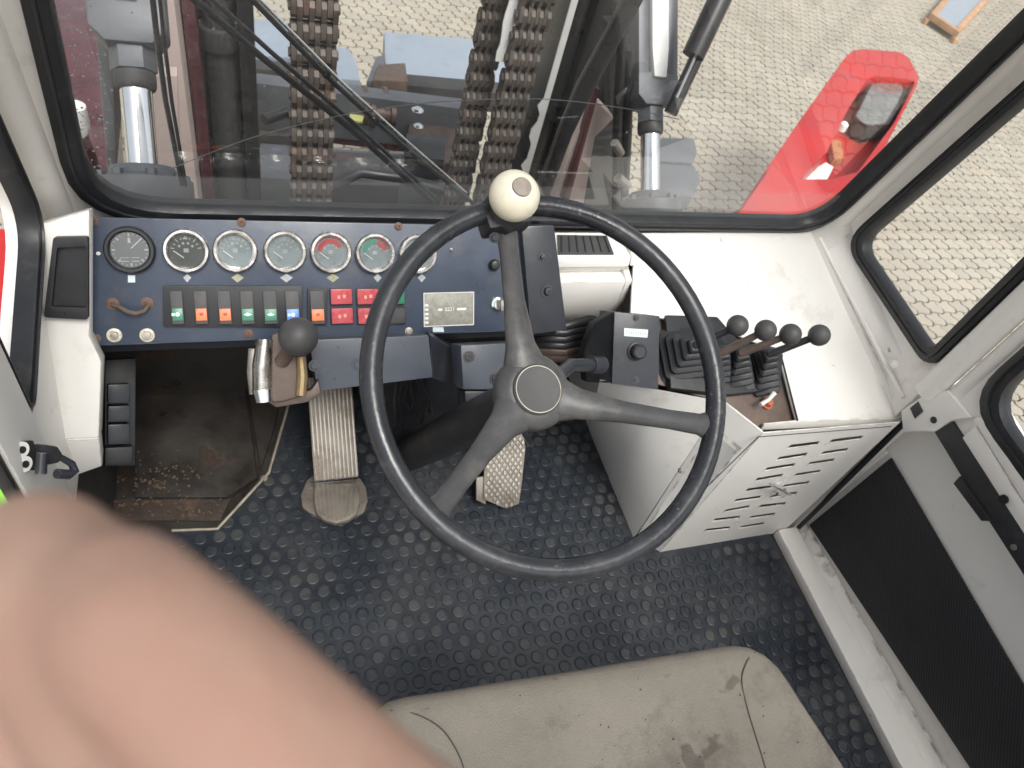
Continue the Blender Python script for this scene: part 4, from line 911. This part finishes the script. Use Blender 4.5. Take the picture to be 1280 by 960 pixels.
br = obj('hinge_bracket', MB().slab([RXp(1128,541,-.004), RXp(1126,513,-.004), RXp(1150,497,-.004), RXp(1163,489,-.004), RXp(1184,488,-.004), RXp(1213,522,-.004), RXp(1189,526,-.004), RXp(1167,540,-.004), RXp(1150,539,-.004)], (.03,0,.0)), 'white paint', dr, .003)
obj('bracket_hole', MB().lathe(F(RXp(1167,525,-.0045), -Y_, Z_), [(.0062,-.001),(.0062,.0008)], 14), 'hose rubber', br)
obj('bracket_notch', MB().slab([RXp(1138,510,-.0045), RXp(1148,502,-.0045), RXp(1154,514,-.0045), RXp(1144,523,-.0045)], (-.0015,0,0)), 'hose rubber', br)
for px, py, r in ((1255,624,.0075),(1267,684,.005)):
    obj('rail_hole', MB().lathe(F(RXp(px,py,-.002), -Y_, Z_), [(r,-.001),(r,.0012)], 14), 'hose rubber' if r > .006 else 'dull steel', dr)
obj('door_frame', MB().ring(FRi, roundpoly([(-.505,.50),(.8,.47),(.8,1.42),(-.505,1.42)], .004), roundpoly([(-.455,.56),(.7,.53),(.7,1.36),(-.455,1.36)], .06), -.03, -.002), 'door paint', dr, .004)
obj('door_frame', MB().tube([V((1.128,.492,.50)), V((1.128,.492,.9)), V((1.128,.492,1.42))], .014, 14), 'white paint', dr, smooth=60)
window('door_window', F((1.128,0,0), -Y_, Z_), [(-.475,.548),(.7,.52),(.7,1.36),(-.475,1.36)], [.085,.05,.05,.05], .030, 'door window at the right photo edge above the black door rail', lip=.014)
# ================================================================== SEAT
st = thing('driver_seat', (.37,-.05,0), 'stained beige cloth driver seat cushion in front of the wheel', 'seat')
def seat_mb():
    out = [oz(px,py,.42).to_2d() for px,py in ((470,878),(676,832),(885,793),(948,798),(985,826),(1090,958))]
    fr = [V((.100,.02)), V((.098,.215))] ; nU, nV = 44, 40
    xl, xr, yb = .095, .70, -.45; vs = []; fs = []
    def edge(s):   # front edge y and left/right limits
        return 0
    ctr = [V((.098,-.45)), V((.094,.10)), V((.098,.19)), V((.118,.226))] + [out[1], out[2], V((out[3].x-.012, out[3].y+.006)), V((.672,.165)), V((.70,.02)), V((.72,-.45))]
    # smooth closed outline
    pts = roundpoly([(.085,-.45),(.092,.234),(.640,.207),(.735,-.45)], [.02,.045,.070,.02], 10)
    pts = [(x, y + .006*math.sin((x-.1)/.5*math.pi) if y > .1 else y) for x, y in pts]
    # resample to even spacing
    P = [V(p) for p in pts]; n = len(P); seg = [(P[(i+1) % n]-P[i]).length for i in range(n)]; T = sum(seg); M = 120; Q = []
    for k in range(M):
        d = T*k/M; i = 0
        while d > seg[i]: d -= seg[i]; i += 1
        Q.append(P[i].lerp(P[(i+1) % n], d/seg[i]))
    c = V((.38,-.1)); rings = [(1.0,-.10),(1.0,-.03),(.992,-.012),(.975,-.002),(.95,.004),(.90,.007),(.8,.008),(.65,.006),(.45,.003),(.22,.001)]
    for s, h in rings:
        for p in Q:
            q = c+(p-c)*s; z = .42-.004+h
            # bolsters rise outside the seams, soft hollows inside
            e = max(0, (abs(q.x-.385)-.17)/.12); z += .014*min(1, e)**1.5*(1 if s < .96 else .7) + .0025*math.sin(q.x*31)*math.sin(q.y*27+1)
            vs.append(V((q.x, q.y, z)))
    for k in range(len(rings)-1):
        for i in range(M): j = (i+1) % M; fs.append((k*M+i, k*M+j, (k+1)*M+j, (k+1)*M+i))
    vs.append(V((c.x,c.y,.417))); L_ = len(vs)-1
    for i in range(M): fs.append(((len(rings)-1)*M+i, (len(rings)-1)*M+(i+1) % M, L_))
    fs.append(tuple(range(M))[::-1])
    return MB().add(vs, fs)
cu = obj('cushion', seat_mb(), 'seat cloth', st, smooth=80)
from mathutils.bvhtree import BVHTree
bpy.context.view_layer.update()
_cb = BVHTree.FromPolygons([v.co+LOC[cu] for v in cu.data.vertices], [tuple(p.vertices) for p in cu.data.polygons])
def seamline(pxs):
    P = [(_cb.ray_cast(EYE, ray(*p))[0] or oz(*p, .424)) for p in pxs]; Q = []
    for i in range(len(P)-1):
        p0, p1, p2, p3 = P[max(i-1,0)], P[i], P[i+1], P[min(i+2,len(P)-1)]
        for k in range(6):
            t = k/6; Q.append(.5*((2*p1)+(p2-p0)*t+(2*p0-5*p1+4*p2-p3)*t*t+(3*p1-p0-3*p2+p3)*t**3))
    return Q+[P[-1]]
for pxs in (((944,815),(934,826),(927,850),(934,885),(946,925),(958,965),(975,1030)), ((488,888),(520,893),(548,908),(566,930),(580,962),(590,1020))):
    obj('seam', MB().tube([p+V((0,0,.0)) for p in seamline(pxs)], .0010, 6), 'seam thread', st)
rr = random.Random(21); sp_m = MB()
for k in range(24):
    px, py = rr.gauss(800,95), rr.uniform(845,955)
    h_ = _cb.ray_cast(EYE, ray(px, py))[0]
    if h_ is not None and h_.z > .40:
        r = rr.uniform(.0004,.0016); sp_m.lathe((h_, X_, Y_, Z_), [(r,-.0003),(r*.8,.0006)], 6)
obj('specks', sp_m, 'seam thread', st, kind='stuff')
obj('seat_base', MB().box(F((.40,-.12,0), X_, Y_), -.22,.24,-.3,.22,.05,.325), 'black plastic', st, .02)
obj('seat_base', MB().box(F((.40,-.12,0), X_, Y_), -.16,.18,-.3,.16,.0,.05), 'machine grey', st, .005)
# ================================================================== OUTSIDE: MAST AND FRONT OF THE TRUCK
def vprism(mb, xy, z0=-1.3, z1=2.6): return mb.slab([V((x,y,z0)) for x, y in xy], (0,0,z1-z0))
mx = lambda px, y=2.0, row=130: oy(px, row, y).x
ma = thing('forklift_mast', (.5,2.0,-1.3), 'tall dark forklift mast with paired steel channels beyond the windscreen', 'mast')
x0, x1 = mx(303), mx(322)
obj('mast_channel', vprism(MB(), [(x0,2.0),(x1,2.0),(x1,2.03),(x0+.025,2.03),(x0+.025,2.20),(x1,2.20),(x1,2.23),(x0,2.23)]), 'mast black', ma, .003)
x0, x1 = mx(262), mx(300)
obj('lift_cylinder', MB().tube([V(((x0+x1)/2,2.06,-1.3)), V(((x0+x1)/2,2.06,2.6))], (x1-x0)/2, 24), 'machine grey', ma, smooth=60)
cxl = (x0+x1)/2; z_ = oy(285,58,2.0).z
obj('cylinder_collar', MB().tube([V((cxl,2.06,z_-.03)), V((cxl,2.06,z_+.03))], (x1-x0)/2+.012, 24), 'machine grey', ma, .004)
obj('red_web', vprism(MB(), [(mx(241,1.9),1.9),(mx(256,1.9),1.9),(mx(256,1.9),2.2),(mx(241,1.9),2.2)]), 'maroon paint', ma, .003)
obj('mast_beam', vprism(MB(), [(mx(208,1.75),1.75),(mx(234,1.75),1.75),(mx(236,1.75),2.3),(mx(214,1.75),2.3)]), 'pink beam', ma, .006)
obj('mast_channel', vprism(MB(), [(mx(173,2.1),2.1),(mx(206,2.1),2.1),(mx(206,2.1),2.3),(mx(173,2.1),2.3)]), 'machine grey', ma, .006)
xa, xb = mx(683), mx(750)
obj('mast_channel', vprism(MB(), [(xa,2.0),(xa+.05,2.0),(xa+.05,2.02),(xa+.03,2.05),(xa+.03,2.2),(xa+.05,2.23),(xa,2.23)]), 'mast black', ma, .006)
obj('mast_channel', vprism(MB(), [(xa+.055,1.97),(xb,1.97),(xb,2.0),(xa+.10,2.02),(xa+.10,2.2),(xb,2.22),(xb,2.26),(xa+.055,2.26)]), 'mast black', ma, .008)
obj('mast_channel', vprism(MB(), [(xb+.008,1.90),(xb+.07,1.90),(xb+.07,2.3),(xb+.008,2.3)]), 'machine grey', ma, .01)
obj('rail_web', MB().slab([V((xa-.015,2.262,-1.3)), V((xb+.03,2.262,-1.3)), V((xb+.03,2.262,2.6)), V((xa-.015,2.262,2.6))], (0,.02,0)), 'mast black', ma)
obj('rail_web', vprism(MB(), [(mx(243),2.262),(mx(326),2.262),(mx(326),2.28),(mx(243),2.28)]), 'mast black', ma)
obj('carriage_back', MB().slab([V((mx(322),2.29,-1.0)), V((xa,2.29,-1.0)), V((xa,2.29,-.50)), V((mx(322),2.29,-.50))], (0,.02,0)), 'machine grey', ma)
rr = random.Random(12)
for name, px, yy, z0, z1 in (('grease_strip',613,2.01,.27,1.6),('grease_strip',682,1.985,-.30,1.6)):
    X0 = mx(px, yy); L = []; Rr = []; z = z0
    while z < z1:
        L.append(V((X0-.010-rr.random()*.008*(px < 660), yy, z))); Rr.append(V((X0+.010+(rr.random()*.012 if px < 660 else 0), yy, z))); z += .028
        if px > 660 and rr.random() < .3: L[-1].x -= .014
    obj(name, MB().slab(L+Rr[::-1], (0,.006,0)), 'bracket white', ma)
# lift chains
def chain(px, yy, w, z0, z1, label, tilt=0):
    X0 = mx(px, yy); t = thing('lift_chain', V((X0,yy,z0)), label, 'chain', 'lift chains of the mast')
    pitch = .064; plates = 8; n = int((z1-z0)/(2*pitch)); mb = MB(); pw = w/plates
    for k in range(plates):
        xx = X0-w/2+k*pw; zc = (k % 2)*pitch; pf = []
        for e in (0, 1):
            for i in range(7):
                a = -math.pi*1.08+math.pi*1.16*i/6 if e == 0 else -math.pi*.08+math.pi*1.16*i/6
                pf.append(V((xx, yy+.029*math.cos(a), z0+zc+e*pitch+.029*math.sin(a))))
            sg = 1 if e == 0 else -1; pf.append(V((xx, yy+sg*.020, z0+zc+pitch*.5)))
        mb.slab(pf, X_*pw*.90)
    b = obj('chain_link', mb, 'chain steel', t, smooth=30, org=V((X0,yy,z0)))
    pin = obj('link_pin', MB().tube([V((X0-w/2-.006,yy,z0)), V((X0+w/2+.004,yy,z0))], .014, 8).tube([V((X0-w/2-.006,yy,z0+pitch)), V((X0+w/2+.004,yy,z0+pitch))], .014, 8), 'chain steel', t, org=V((X0,yy,z0)))
    for k in range(1, n):
        dup(b, Z_*pitch*2*k, t); dup(pin, Z_*pitch*2*k, t)
    return t
chain(391, 2.02, .125, -.40, 1.3, 'rusty lift chain hanging alone on the left between the wiper and channel')
chain(594, 2.10, .082, -.35, 1.3, 'dark lift chain left of the white grease strip behind the cream knob')
chain(639, 2.00, .098, -.35, 1.3, 'rusty lift chain between the white grease strips behind the knob')
# anchor block beneath the left chain
# tilt cylinders, rising at about 45 degrees
def tilt_cyl(px0, py0, Y0, scale, label, rod):
    b = oy(px0, py0, Y0); ax_ = V((0,1,1)).normalized(); up = V((0,-1,1)).normalized(); f = (b, X_, up, ax_)  # ax along rod
    f = (b, X_, ax_.cross(X_), ax_)
    t = thing('tilt_cylinder', b, label, 'hydraulic cylinder', 'tilt cylinders of the mast'); s = scale
    D_ = rod-.26
    obj('gland', MB().lathe(f, [(.070*s,-.30),(.070*s,-.05),(.085*s,-.05),(.085*s,-.012),(.060*s,-.005),(.055*s,.012)], 28), 'mast grey', t, .002)
    for k in range(8):
        a = k*math.pi/4+.3; c = L2W(f, .072*s*math.cos(a), .072*s*math.sin(a), -.012); obj('gland_bolt', MB().lathe((c,)+f[1:], [(.010*s,0),(.010*s,.012),(.008*s,.014)], 6), 'mast grey', t)
    obj('rod', MB().lathe(f, [(.027*s,0),(.027*s,(.27+D_)*s)], 32), 'chrome', t, smooth=60)
    obj('rod_nut', MB().lathe(f, [(r_*s,(h_+D_)*s) for r_, h_ in ((.033,.255),(.036,.262),(.036,.285))], 20), 'machine grey', t, .002)
    obj('rod_nut', MB().lathe(f, [(r_*s,(h_+D_)*s) for r_, h_ in ((.040,.286),(.040,.325),(.036,.330))], 6), 'mast grey', t, .002)
    # clevis: body widening into a fork
    g = (b, X_, f[2], ax_)
    body = [(-.038,.325),(.038,.325),(.062,.350),(.062,.405),(.055,.412),(-.055,.412),(-.062,.405),(-.062,.350)]
    ff = (b - f[2]*.045*s + ax_*D_*s, X_, ax_, X_.cross(ax_))
    obj('clevis', MB().prism(ff, [(a*s,h*s) for a, h in body], -.0*s, -.09*s if ff[3].dot(f[2]) < 0 else .09*s), 'mast grey', t, .008)
    for sgn in (-1, 1):
        obj('fork', MB().prism(ff, [(sgn*.062*s,.40*s),(sgn*.062*s,.60*s),(sgn*.045*s,.64*s),(sgn*.028*s,.60*s),(sgn*.028*s,.40*s)], .0, -.09*s if ff[3].dot(f[2]) < 0 else .09*s), 'mast grey', t, .008)
    obj('mast_lug', MB().prism((ff[0]-f[2]*.01,)+ff[1:], [(-.020*s,.395*s),(.020*s,.395*s),(.026*s,.47*s),(.026*s,1.2*s),(-.026*s,1.2*s),(-.026*s,.47*s)], .0, -.11*s if ff[3].dot(f[2]) < 0 else .11*s), 'bracket white', t, .006)
    return t
tilt_cyl(179, 218, 1.22, .98, 'left tilt cylinder with chrome rod and grey bolted gland behind the wet glass', .155)
tilt_cyl(813, 246, 1.36, .92, 'right tilt cylinder with chrome rod in front of the stacked grey blocks', .175)
# dark red body beside the left cylinder
fb_ = thing('front_bodywork', oz(95,180,-.2), 'maroon front body panel with grey plate at the far left behind wet glass', 'body panel')
obj('panel', MB().slab([oz(40,-60,-.35), oz(128,-60,-.35), oz(135,215,-.35), oz(120,262,-.35), oz(55,262,-.35)], (0,0,-.4)), 'maroon paint', fb_, .02)
obj('side_plate', MB().slab([oy(112,-60,1.75), oy(135,-60,1.75), oy(146,215,1.75), oy(134,215,1.75)], (0,.25,0)), 'mast grey', fb_, .006)
obj('rear_plate', MB().slab([oy(188,95,1.6), oy(222,95,1.6), oy(226,235,1.6), oy(186,235,1.6)], (0,.04,0)), 'pink beam', fb_, .004)
obj('breather', MB().tube([oy(92,132,1.35), oy(95,152,1.35), oy(99,168,1.35)], [.020,.023,.014], 14), 'print white', fb_)
obj('breather_hose', MB().tube([oy(99,166,1.35), oy(110,195,1.36), oy(118,222,1.4)], [.014,.015,.014], 10), 'maroon paint', fb_)
# chassis deck and cross members seen between the chains
dk = thing('front_chassis', (.5,1.9,-1.0), 'dark greasy front chassis with cross members between the mast channels', 'chassis')
obj('deck', MB().slab([V((-.62,.98,-.95)), V((1.02,.98,-.95)), V((1.02,1.9,-.95)), V((1.02,2.62,-.95)), V((-.35,2.62,-.95)), V((-.62,1.9,-.95))], (0,0,-.12)), 'machine grey', dk, .01)
obj('cab_front_skirt', MB().slab([V((-.3,1.05,-.95)), V((1.2,1.05,-.95)), V((1.2,1.05,.45)), V((-.3,1.05,.45))], (0,.03,0)), 'machine grey', dk)
def beam(name, pxs, z, hgt, m, par, bv=.006): return obj(name, MB().slab([oz(*p, z) for p in pxs], (0,0,-hgt)), m, par, bv)
beam('cross_member', ((298,88),(585,124),(585,137),(298,101)), -.40, .22, 'mast grey', dk)
beam('cross_member', ((298,103),(588,140),(588,152),(298,114)), -.46, .2, 'maroon paint', dk)
beam('cross_member', ((325,178),(560,196),(556,232),(322,222)), -.55, .12, 'mast grey', dk, .01)
beam('cross_member', ((325,120),(395,128),(395,172),(322,168)), -.62, .15, 'machine grey', dk, .01)
beam('valve_block', ((512,150),(572,156),(566,205),(505,198)), -.50, .2, 'brown steel', dk, .01)
beam('valve_block', ((508,165),(560,170),(556,200),(506,195)), -.44, .1, 'mast black', dk, .01)
beam('cross_member', ((418,188),(500,194),(500,232),(415,230)), -.48, .16, 'machine grey', dk, .01)
for px, py, r in ((468,133,.085),(478,142,.05)):
    c = oz(px, py, -.48); obj('sheave', MB().lathe(F(c, Y_, Z_), [(r*.5,-.06),(r,-.055),(r,-.035),(r*.75,-.03),(r*.75,.03),(r,.035),(r,.055),(r*.5,.06)], 24), 'brown steel', dk)
obj('amber_tag', MB().slab([oz(437,145,-.5), oz(455,147,-.5), oz(453,154,-.5), oz(437,153,-.5)], (0,0,.01)), mat('pale yellow', (.55,.55,.22), .5).name, dk)
hsn = MB()
for pts in (((410,235),(450,215),(500,222),(560,240)), ((330,150),(360,140),(385,160))):
    obj('hose', MB().tube([oz(*p, -.38) for p in pts], .022, 10), 'hose rubber', dk, smooth=60)
obj('small_fitting', MB().bolt(oz(522,138,-.36), Z_, .018), 'chrome', dk); obj('small_fitting', MB().bolt(oz(523,158,-.36), Z_, .014), 'chrome', dk)
# fork carriage further out
cg = thing('fork_carriage', oz(480,70,-.9), 'blue grey fork carriage plates lying over the pale paving', 'fork carriage')
beam('plate', ((480,39),(640,52),(632,105),(482,96)), -.75, .10, 'blue grey paint', cg, .012)
beam('plate', ((310,22),(362,26),(364,72),(306,68)), -.75, .10, 'blue grey paint', cg, .012)
beam('bracket', ((470,70),(481,68),(482,98),(488,104),(458,101)), -.72, .10, 'mast grey', cg, .01)
beam('bracket', ((422,58),(436,60),(446,76),(450,100),(418,98)), -.72, .12, 'blue grey paint', cg, .01)
beam('roller_box', ((472,80),(507,78),(510,102),(466,100)), -.68, .10, 'brown steel', cg, .01)
beam('crossbar', ((508,92),(640,104),(636,118),(506,106)), -.72, .12, 'machine grey', cg, .008)
beam('crossbar', ((300,72),(440,84),(440,96),(300,84)), -.74, .12, 'machine grey', cg, .008)
# right side: hose guard, bracket, blocks, strut
gb = thing('mast_bracket', oy(720,200,1.6), 'pinkish white mast bracket with red edge under the black hose guard', 'bracket')
obj('bracket', MB().slab([oy(*p,1.62) for p in ((748,128),(768,148),(744,172),(730,256),(692,256),(714,180))], (0,.05,0)), 'pink beam', gb, .006)
obj('red_edge', MB().slab([oy(*p,1.60) for p in ((744,110),(750,112),(712,250),(702,250),(728,170))], (0,.03,0)), 'maroon paint', gb, .003)
obj('rear_panel', MB().slab([oy(*p,1.75) for p in ((760,30),(790,30),(782,270),(716,270),(738,175),(762,150))], (0,.05,0)), 'machine grey', gb, .006)
hg = thing('hose_guard', oy(745,120,1.5), 'black bent hose guard strip crossing in front of the right mast channel', 'hose guard')
obj('strip', MB().slab([oy(*p,1.5) for p in ((802,-30),(822,-30),(746,108),(716,170),(684,255),(668,255),(704,160),(724,112))], (0,.03,.005)), 'mast black', hg, .006)
hs_ = thing('hydraulic_line', oy(775,180,1.5), 'dark bundle of hydraulic hoses left of the right tilt cylinder', 'hoses')
for k, (a, b_, c_) in enumerate((((778,40),(772,150),(770,270)),((786,60),(784,160),(779,270)),((770,180),(776,215),(782,262)))):
    obj('hose', MB().tube([oy(*p,1.55) for p in (a, b_, c_)], .014, 10), 'hose rubber', hs_, smooth=60)
obj('fitting', MB().tube([oy(768,178,1.50), oy(776,192,1.50)], [.012,.012], 10), 'dull steel', hs_)
obj('fitting', MB().tube([oy(772,222,1.50), oy(784,232,1.50)], [.014,.014], 10), 'dull steel', hs_)
gt = thing('support_strut', oy(870,70,1.5), 'dark strut with a bright edge leaning right of the right tilt cylinder', 'strut')
obj('tube', MB().tube([oy(838,142,1.45), oy(866,82,1.5), oy(905,-5,1.57), oy(925,-50,1.6)], .017, 12), 'mast black', gt, smooth=60)
obj('sleeve', MB().tube([oy(866,70,1.47), oy(905,-12,1.54), oy(920,-46,1.57)], .027, 12), 'mast black', gt, smooth=60)
obj('strut_highlight', MB().tube([oy(845,122,1.43), oy(874,58,1.48)], .005, 8), 'chrome', gt)  # highlight along the dark strut, built in as a thin chrome rod
for (pts, z, lab) in ((((820,172),(868,172),(872,190),(866,204),(820,200)), -.10, 'upper grey step block beside the right tilt cylinder'), (((824,204),(868,206),(876,224),(866,246),(824,240)), -.10, 'lower grey step block beside the right tilt cylinder')):
    b = thing('step_block', oz(*pts[0], z), lab, 'block', 'grey blocks beside the tilt cylinder')
    q = [oz(*p, z) for p in pts]
    obj('top', MB().slab(q, (0,0,-.06)), 'mast grey', b, .008)
    c = sum(q, V((0,0,0)))/len(q)
    obj('foot', MB().slab([c+(p-c)*.8+V((0,0,-.0605)) for p in q], (0,0,-.80)), 'machine grey', b, .006)
# red front fender with lamp recess
fz = -.45
fe = thing('front_fender', oz(1030,200,fz), 'red front fender with grey headlamp in its open end, right of the mast', 'fender')
FZ = F((0,0,fz), X_, Y_); fl2 = lambda px, py: (oz(px,py,fz).x, oz(px,py,fz).y)
outer = [fl2(*p) for p in ((905,288),(1000,150),(1056,72),(1066,63),(1078,61),(1126,65),(1136,72),(1149,96),(1146,108),(1098,200),(1040,288))]
inner = [fl2(*p) for p in ((1000,224),(1034,190),(1058,140),(1083,100),(1094,95),(1120,97),(1143,101),(1142,108),(1120,150),(1072,215),(1036,224))]
obj('fender_shell', MB().ring(FZ, outer, inner, -.28, 0), 'red paint', fe, .012)
q0 = oz(960,235,fz); obj('bracket', MB().slab([V((q0.x-.15,q0.y-.2,-.62)), V((q0.x+.1,q0.y+.1,-.62)), V((1.0,2.3,-1.0)), V((1.0,2.0,-1.0))], (0,0,-.10)), 'machine grey', fe, .01)
obj('recess_floor', MB().prism(FZ, inset(inner, -.01), -.20, -.17), 'red paint', fe)
obj('fender_lip', MB().slab([oz(*p, fz+.002) for p in ((920,272),(960,215),(985,242),(1000,262),(990,288),(905,290))], (0,0,.045)), 'red paint', fe, .01)
lamp = oz(1093,130,fz-.10); 
lh = obj('headlight', MB().prism((lamp,X_,Y_,Z_), roundpoly([(W2L((lamp,X_,Y_,Z_), oz(px,py,fz-.10))[:2]) for px,py in ((1062,156),(1086,103),(1136,104),(1124,135),(1106,164),(1082,168))], .05, 4), -.06, .05), 'machine grey', fe, .01)
obj('lens', MB().prism((lamp+Z_*.051,X_,Y_,Z_), roundpoly([(W2L((lamp,X_,Y_,Z_), oz(px,py,fz-.06))[:2]) for px,py in ((1067,150),(1088,108),(1130,108),(1119,133),(1103,158),(1082,161))], .05, 4), 0, .012), 'lamp grey', lh, .004)
obj('rear_lens', MB().prism((oz(1052,178,fz-.10),X_,Y_,Z_), [(-.13,-.14),(-.05,-.13),(.05,.05),(-.02,.08)], -.07, -.02), 'amber', fe, .01)
obj('lamp_screw', MB().lathe((oz(1057,153,fz-.02),X_,Y_,Z_), [(.026,-.05),(.026,-.01),(.015,.0)], 14), 'print white', fe)
obj('opening_fill', MB().slab([oz(*p, fz-.12) for p in ((1002,222),(1030,206),(1040,212),(1030,232),(1004,234))], (0,0,.02)), 'bracket white', fe, .006)  # pale slab added in place of an opening onto the paving, no reflector
# left fender seen through the small side window
lf = thing('front_fender', oz(5,340,-.6), 'red front fender with white block seen through the left side window', 'fender')
obj('bracket', MB().box(F((-.75,1.3,-1.0), X_, Y_), -.05,.45,-.05,.05,-.1,.05), 'machine grey', lf, .01)
obj('shell', MB().slab([oz(*p,-.6) for p in ((-60,284),(36,284),(34,330),(22,400),(-60,400))], (0,0,-.3)), 'red paint', lf, .02)
obj('white_block', MB().slab([oz(*p,-.57) for p in ((19,336),(42,336),(38,400),(22,404))], (0,0,-.15)), 'bracket white', lf, .01)
gp_ = thing('lime_panel', oz(8,600,-1.0), 'lime green plastic panel seen past the left door post', 'panel')
obj('panel', MB().slab([oz(*p,-1.0) for p in ((-60,540),(4,560),(26,600),(34,642),(-60,650))], (0,0,-.59)), 'lime vest', gp_, .02)
rs2 = thing('red_step', oz(25,640,-1.05), 'red step edge below the lime green panel by the left post', 'step')
obj('tread', MB().slab([oz(*p,-1.05) for p in ((-20,612),(30,622),(52,655),(60,690),(-20,690))], (0,0,-.54)), 'red paint', rs2, .01)
obj('edge_strip', MB().slab([oz(*p,-1.045) for p in ((20,612),(28,606),(54,650),(46,656))], (0,0,.03)), 'bracket white', rs2, .004)
# tray lying on the paving
ty = thing('steel_tray', oz(1200,15,-1.45), 'orange edged tray with grey blue bed lying on the far paving', 'tray')
FT = F((0,0,-1.46), X_, Y_); t2 = lambda px, py: (oz(px,py,-1.46).x, oz(px,py,-1.46).y)
to_ = [t2(*p) for p in ((1164,16),(1200,40),(1266,-34),(1228,-58))]
obj('frame', MB().ring(FT, to_, inset(to_, .075), -.08, 0), 'timber', ty, .01)
obj('bed', MB().prism(FT, inset(to_, .07), -.07, -.02), 'blue grey paint', ty)
for p in to_: obj('foot', MB().box(F((p[0]+(.0),p[1],-1.6), X_, Y_), -.03,.03,-.03,.03,0,.065), 'timber', ty, .006)
# ================================================================== THE HAND close to the camera
def hp(px, py, d): return pd(px, py, d)
hm = MB()
def limb(pts, rr):
    P = [V(p) for p in pts]; Q = []; Rq = []
    for i in range(len(P)-1):
        p0, p1, p2, p3 = P[max(i-1,0)], P[i], P[i+1], P[min(i+2,len(P)-1)]
        for k in range(6):
            t = k/6; Q.append(.5*((2*p1)+(p2-p0)*t+(2*p0-5*p1+4*p2-p3)*t*t+(3*p1-p0-3*p2+p3)*t**3)); Rq.append(rr[i]*(1-t)+rr[i+1]*t)
    Q.append(P[-1]); Rq.append(rr[-1])
    hm.tube(Q, Rq, 18); hm.ball(Q[0], Rq[0], seg=18); hm.ball(Q[-1], Rq[-1], seg=18)
cw = lambda x, y, z: EYE + RM @ V((x,y,z))
wrist = cw(-.030,.155,.135)
fing = [   # MCP, PIP, DIP, tip in metres from the lens: right, down, ahead
 ((-.0080,.0618,.0850),(-.0398,.0258,.0765),(-.050,.034,.100),(-.042,.050,.104), (.0124,.0092,.0082,.0070)),
 ((-.0300,.0680,.0900),(-.0528,.0236,.0830),(-.070,.033,.112),(-.061,.050,.116), (.0125,.0098,.0085,.0072)),
 ((-.0500,.0750,.0960),(-.0685,.0265,.0905),(-.078,.037,.116),(-.070,.054,.120), (.0118,.0092,.0080,.0068)),
 ((-.0660,.0860,.1030),(-.0850,.0440,.1010),(-.093,.052,.121),(-.090,.073,.128), (.0105,.0080,.0070,.0060))]
for m_, p_, d_, t_, r in fing:
    limb([cw(*m_), cw(*p_), cw(*d_), cw(*t_)], r)
    limb([wrist + (cw(*m_)-wrist)*.12, wrist.lerp(cw(*m_), .6), cw(*m_)], (.018,.0165,r[0]*1.06))
limb([wrist.lerp(cw(-.004,.08,.095),.25), cw(.006,.118,.122), cw(.010,.125,.150), cw(.004,.118,.168)], (.019,.0145,.0115,.0085))
limb([cw(.06,.42,.24), cw(.0,.25,.175), wrist], (.044,.036,.024))
hd = obj('person', hm, 'skin', None, smooth=0)
r_ = hd.modifiers.new('skin', 'REMESH'); r_.mode = 'VOXEL'; r_.voxel_size = .0016; r_.use_smooth_shade = True
s_ = hd.modifiers.new('soft', 'SMOOTH'); s_.factor = .6; s_.iterations = 10
tag(hd, 'person\'s bare hand with bent fingers held very close, bottom left corner', 'person')
